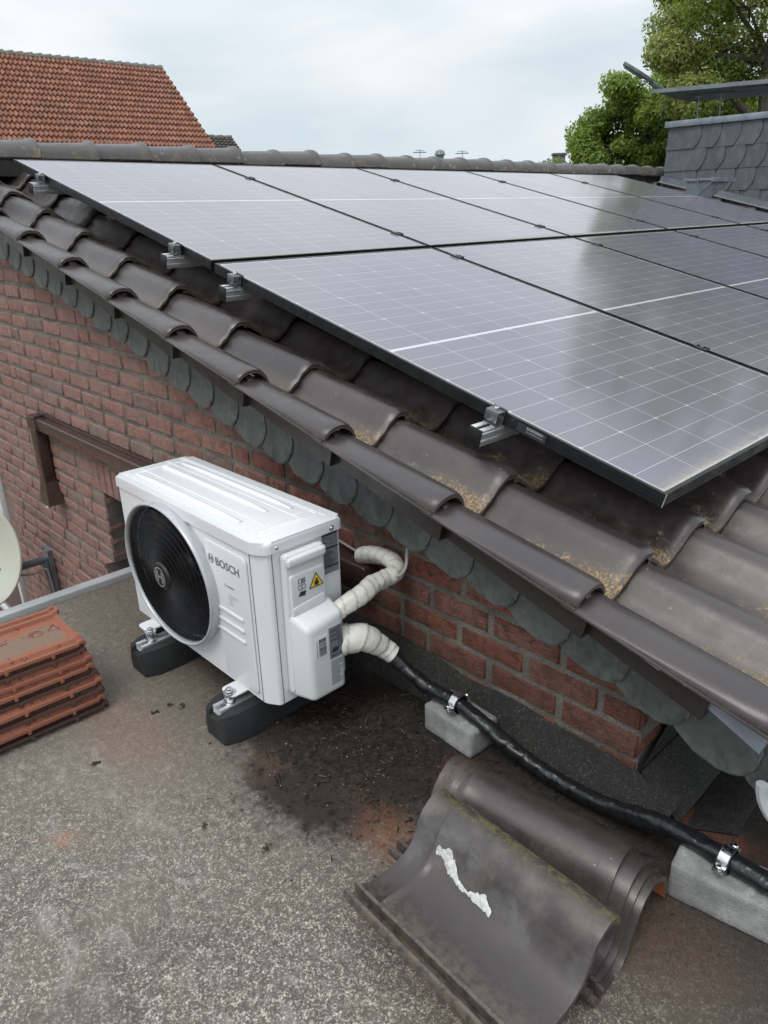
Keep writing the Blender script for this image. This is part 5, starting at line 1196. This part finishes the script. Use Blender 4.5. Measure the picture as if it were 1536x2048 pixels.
def tree(name, base, blobs, limbs, per, size, mat, seed, label):
    root = empty(name, base, label=label, cat='tree'); rnd = random.Random(seed); iv = Matrix.Translation(-Vector(base)); cl = []; br = MB()
    trunk_top = Vector(limbs[-1])
    br.tube(catmull([base]+limbs, 6), [.24*(1-.75*i/(6*len(limbs))) for i in range(6*len(limbs)+1)], 9)
    for (c, r) in blobs:
        c = Vector(c); st_ = min((Vector(l) for l in limbs), key=lambda l: (l-c).length+max(0, l.z-c.z)*2); mid = st_.lerp(c, .5)+Vector((rnd.uniform(-.2, .2), rnd.uniform(-.2, .2), rnd.uniform(-.05, .3)))
        P = catmull([st_, mid, c], 6); br.tube(P, [.065*(1-.8*i/(len(P)-1)) for i in range(len(P))], 6)
        k = int(9*r*r)+5
        for _ in range(k):
            d = Vector((rnd.gauss(0, 1), rnd.gauss(0, 1), rnd.gauss(0, .8))).normalized(); e = c+Vector((d.x, d.y, d.z*.8))*r*rnd.uniform(.55, 1.0); rr = rnd.uniform(.20, .46)
            cl.append((tuple(e), rr)); m_ = c.lerp(e, .55)+Vector((rnd.uniform(-.1, .1), rnd.uniform(-.1, .1), rnd.uniform(-.1, .1))); br.tube([c, m_, e+d*rr*.5], [.022, .013, .004], 4)
            for _ in range(2): e2 = e+Vector((rnd.uniform(-1, 1), rnd.uniform(-1, 1), rnd.uniform(-.4, 1)))*rr*1.1; br.tube([m_, e2], [.008, .002], 3)
    o = br.build('trunk', M_bark, None); o.parent = root; o.matrix_parent_inverse = iv
    V = leaves(cl, per, size, seed); nq = len(V)//4; me = bpy.data.meshes.new('crown'); me.vertices.add(len(V)); me.vertices.foreach_set('co', V.ravel().astype(np.float32)); me.loops.add(nq*4); me.loops.foreach_set('vertex_index', np.arange(nq*4, dtype=np.int32)); me.polygons.add(nq); me.polygons.foreach_set('loop_start', np.arange(0, nq*4, 4, dtype=np.int32)); me.polygons.foreach_set('loop_total', np.full(nq, 4, dtype=np.int32)); me.materials.append(mat); me.update(); me.validate()
    o = bpy.data.objects.new('crown', me); COL.objects.link(o); o.parent = root; o.matrix_parent_inverse = iv
    return nq
def H(az, d, el): return tuple(horiz(az, d, el))
b1 = [(H(123.2-i*1.0, 20+((i*7) % 3)*.5, e), r) for i, e, r in ((.4, 1.6, .85), (.9, 3.0, .45), (1.4, 4.2, .5), (2.2, 3.1, .85), (2.4, 4.8, .55), (4.0, 5.2, .95), (4.2, 2.2, 1.0), (6.0, 6.0, .95), (6.5, 3.5, 1.0), (8.0, 5.5, 1.0), (8.6, 2.6, 1.0), (10.5, 4.6, .9), (1.5, .2, .9), (5.5, .4, 1.0), (9, .6, 1.0), (3.2, 6.2, .35), (12.5, 2, 1.0), (3.0, 7.3, .22), (5.6, 7.0, .45), (6.8, 8.0, .5), (7.8, 7.6, .8))]
t1 = tree('leafy_tree', H(116.5, 20.6, -11), b1, [H(116.5, 20.5, -4), H(116.8, 20.4, 0), H(117.2, 20.4, 3)], 4200, .050, M_leaf1, 3, 'lower bushy green tree spreading left of the slate chimney')
b2 = [(H(117.4-i*1.0, 16+((i*5) % 4)*.5, e), r) for i, e, r in ((.4, 10.5, .50), (1.0, 8.6, .42), (-.1, 12.2, .22), (.1, 9.0, .18), (1.6, 7.1, .3), (1.9, 7.9, .45), (1.2, 6.6, .33), (2.6, 6.3, .4), (.6, 13.2, .45), (2.4, 12.2, .75), (2.6, 9.3, .65), (4.2, 10.8, .75), (4.6, 13.6, .9), (3.6, 7.6, .50), (6.2, 9.6, .75), (6.6, 12.5, .95), (6.0, 7.0, .45), (8.4, 10.6, .8), (9.0, 13.5, 1.0), (8.4, 7.6, .55), (10.8, 8.8, .8), (11.2, 11.6, 1.0), (2.8, 16, .9), (6.2, 16.8, 1.1), (9.8, 17.5, 1.1), (13.5, 10, 1.0), (14.5, 14, 1.1), (17, 11, 1.1), (4.5, 19.5, .9), (8.5, 20.6, 1.1), (13, 19, 1.2), (17.5, 16.5, 1.2), (11, 5.4, .6), (15, 6.5, .9))]
t2 = tree('tall_tree', H(111, 16.8, -13), b2, [H(111, 16.8, -3), H(111.2, 16.8, 4), H(111.6, 16.8, 8), H(111, 16.9, 12), H(110, 17, 16)], 2500, .044, M_leaf2, 8, 'tall tree with brownish green foliage rising behind the slate chimney')
print('leaves', t1, t2)
# small shrub down in the yard
mb = MB(); V = leaves([((-3.1, -.42, -2.05), .2), ((-3.0, -.35, -2.2), .25), ((-3.2, -.5, -2.3), .25)], 2500, .035, 5); mb.add([tuple(v) for v in V], [(i*4, i*4+1, i*4+2, i*4+3) for i in range(len(V)//4)]); mb.tube([(-3.1, -.4, -2.68), (-3.1, -.4, -2.2)], .02, 6, mi=1); mb.build('garden_shrub', [M_leaf1, M_bark], None, 0, label='small green shrub in the yard behind the satellite dish', cat='shrub')

# ================================================================== LITTER
rs = random.Random(11); mb = MB()
def chip(x, y, z, s, el=1.):
    a = rs.uniform(0, 2*PI); t = rs.uniform(-.5, .5); M_ = T(x, y, z) @ Rz(a) @ Rx(t); k = [rs.uniform(.6, 1.2) for _ in range(6)]
    mb.add([(-s*el*k[0], -s*.3*k[1], 0), (s*el*k[2], -s*.35*k[3], 0), (s*el*.8, s*.35*k[4], s*.15), (-s*el*.7, s*.3*k[5], s*.1), (0, 0, s*.55)], [(0, 1, 4), (1, 2, 4), (2, 3, 4), (3, 0, 4), (3, 2, 1, 0)], M_)
for _ in range(3000):
    x = rs.gauss(1.22, .15); y = rs.gauss(-.45, .12)
    if rs.random() < .35: x = rs.uniform(.95, 2.1); y = rs.gauss(-.20, .05)
    if (1.27 < x < 1.47 and -.30 < y < -.17) or y > -.13: continue
    chip(x, y, .0045, rs.uniform(.0015, .0055), rs.choice((1, 1, 2.6)))
g = G('leaf_mould'); M_mould = g.out(g.ramp(g.isl(), (0, (.008, .006, .005)), (.8, (.026, .018, .013)), (.96, (.05, .035, .025)), (1, (.16, .13, .10))), .9)
mb.build('leaf_mould', M_mould, None, 0, label='dark crumbs of leaf mould on the felt beside the wall', kind='stuff')
mb = MB(); rs = random.Random(4)
for _ in range(70): chip(rs.gauss(1.22, .20), rs.gauss(-.52, .12), .006, rs.uniform(.0010, .0022))
sm_b = MB(); NX_, NY_ = 150, 110; vs = []
for i in range(NX_):
    for j in range(NY_):
        x = .86+.72*i/(NX_-1); y = -.80+.63*j/(NY_-1)
        m = 1-min(1, math.hypot((x-1.20)/.34, (y+.44)/.26))+.28*noise.noise((x*7, y*7, 2)); m = max(0, min(1, m*2.2))
        hgt = .0055*noise.noise((x*32, y*32, 5))+.0035*noise.noise((x*80, y*80, 9))+.002*noise.noise((x*170, y*170, 1))+.0015
        vs.append((x, y, -.004+m*(.0045+hgt)))
sm_b.add(vs, [(i*NY_+j, (i+1)*NY_+j, (i+1)*NY_+j+1, i*NY_+j+1) for i in range(NX_-1) for j in range(NY_-1)])
g = G('wet_leaf_soil'); nn_ = g.noise(60, 5, .7, vec=g.pos()); M_soil = g.out(g.ramp(nn_, (.35, (.009, .0065, .005)), (.55, (.024, .016, .011)), (.7, (.055, .034, .022))), g.mr(g.noise(14, 3), .35, .65, .55, .95), g.bump(g.noise(260, 4, .7, vec=g.pos()), .8, .003))
sm_b.build('wet_soil', M_soil, None, 80, label='dark wet leaf soil spread on the felt right of the heat pump', kind='stuff')
g = G('pale_chips'); mb.build('pale_chips', g.out((.70, .68, .62), .8), None, 0, label='scattered tiny pale chips on the dark soil', kind='stuff')
mb = MB(); rs = random.Random(6)
for (x, y, s_) in ((.773, -.983, .011), (.690, -.770, .013), (.692, -.724, .010), (1.161, -.892, .009), (1.316, -.834, .011), (1.158, -.684, .016), (1.328, -.731, .011), (1.19, -.745, .008), (1.25, -.72, .007), (1.10, -.70, .012), (.73, -.70, .012)):
    for _ in range(9): chip(x+rs.gauss(0, s_*.4), y+rs.gauss(0, s_*.4), .003, s_*rs.uniform(.25, .55), rs.choice((1, 1.8)))
g = G('dirt_clods'); mb.build('dirt_clods', g.out((.028, .021, .016), .9), None, 0, label='small dark clods lying on the grey felt', kind='stuff')
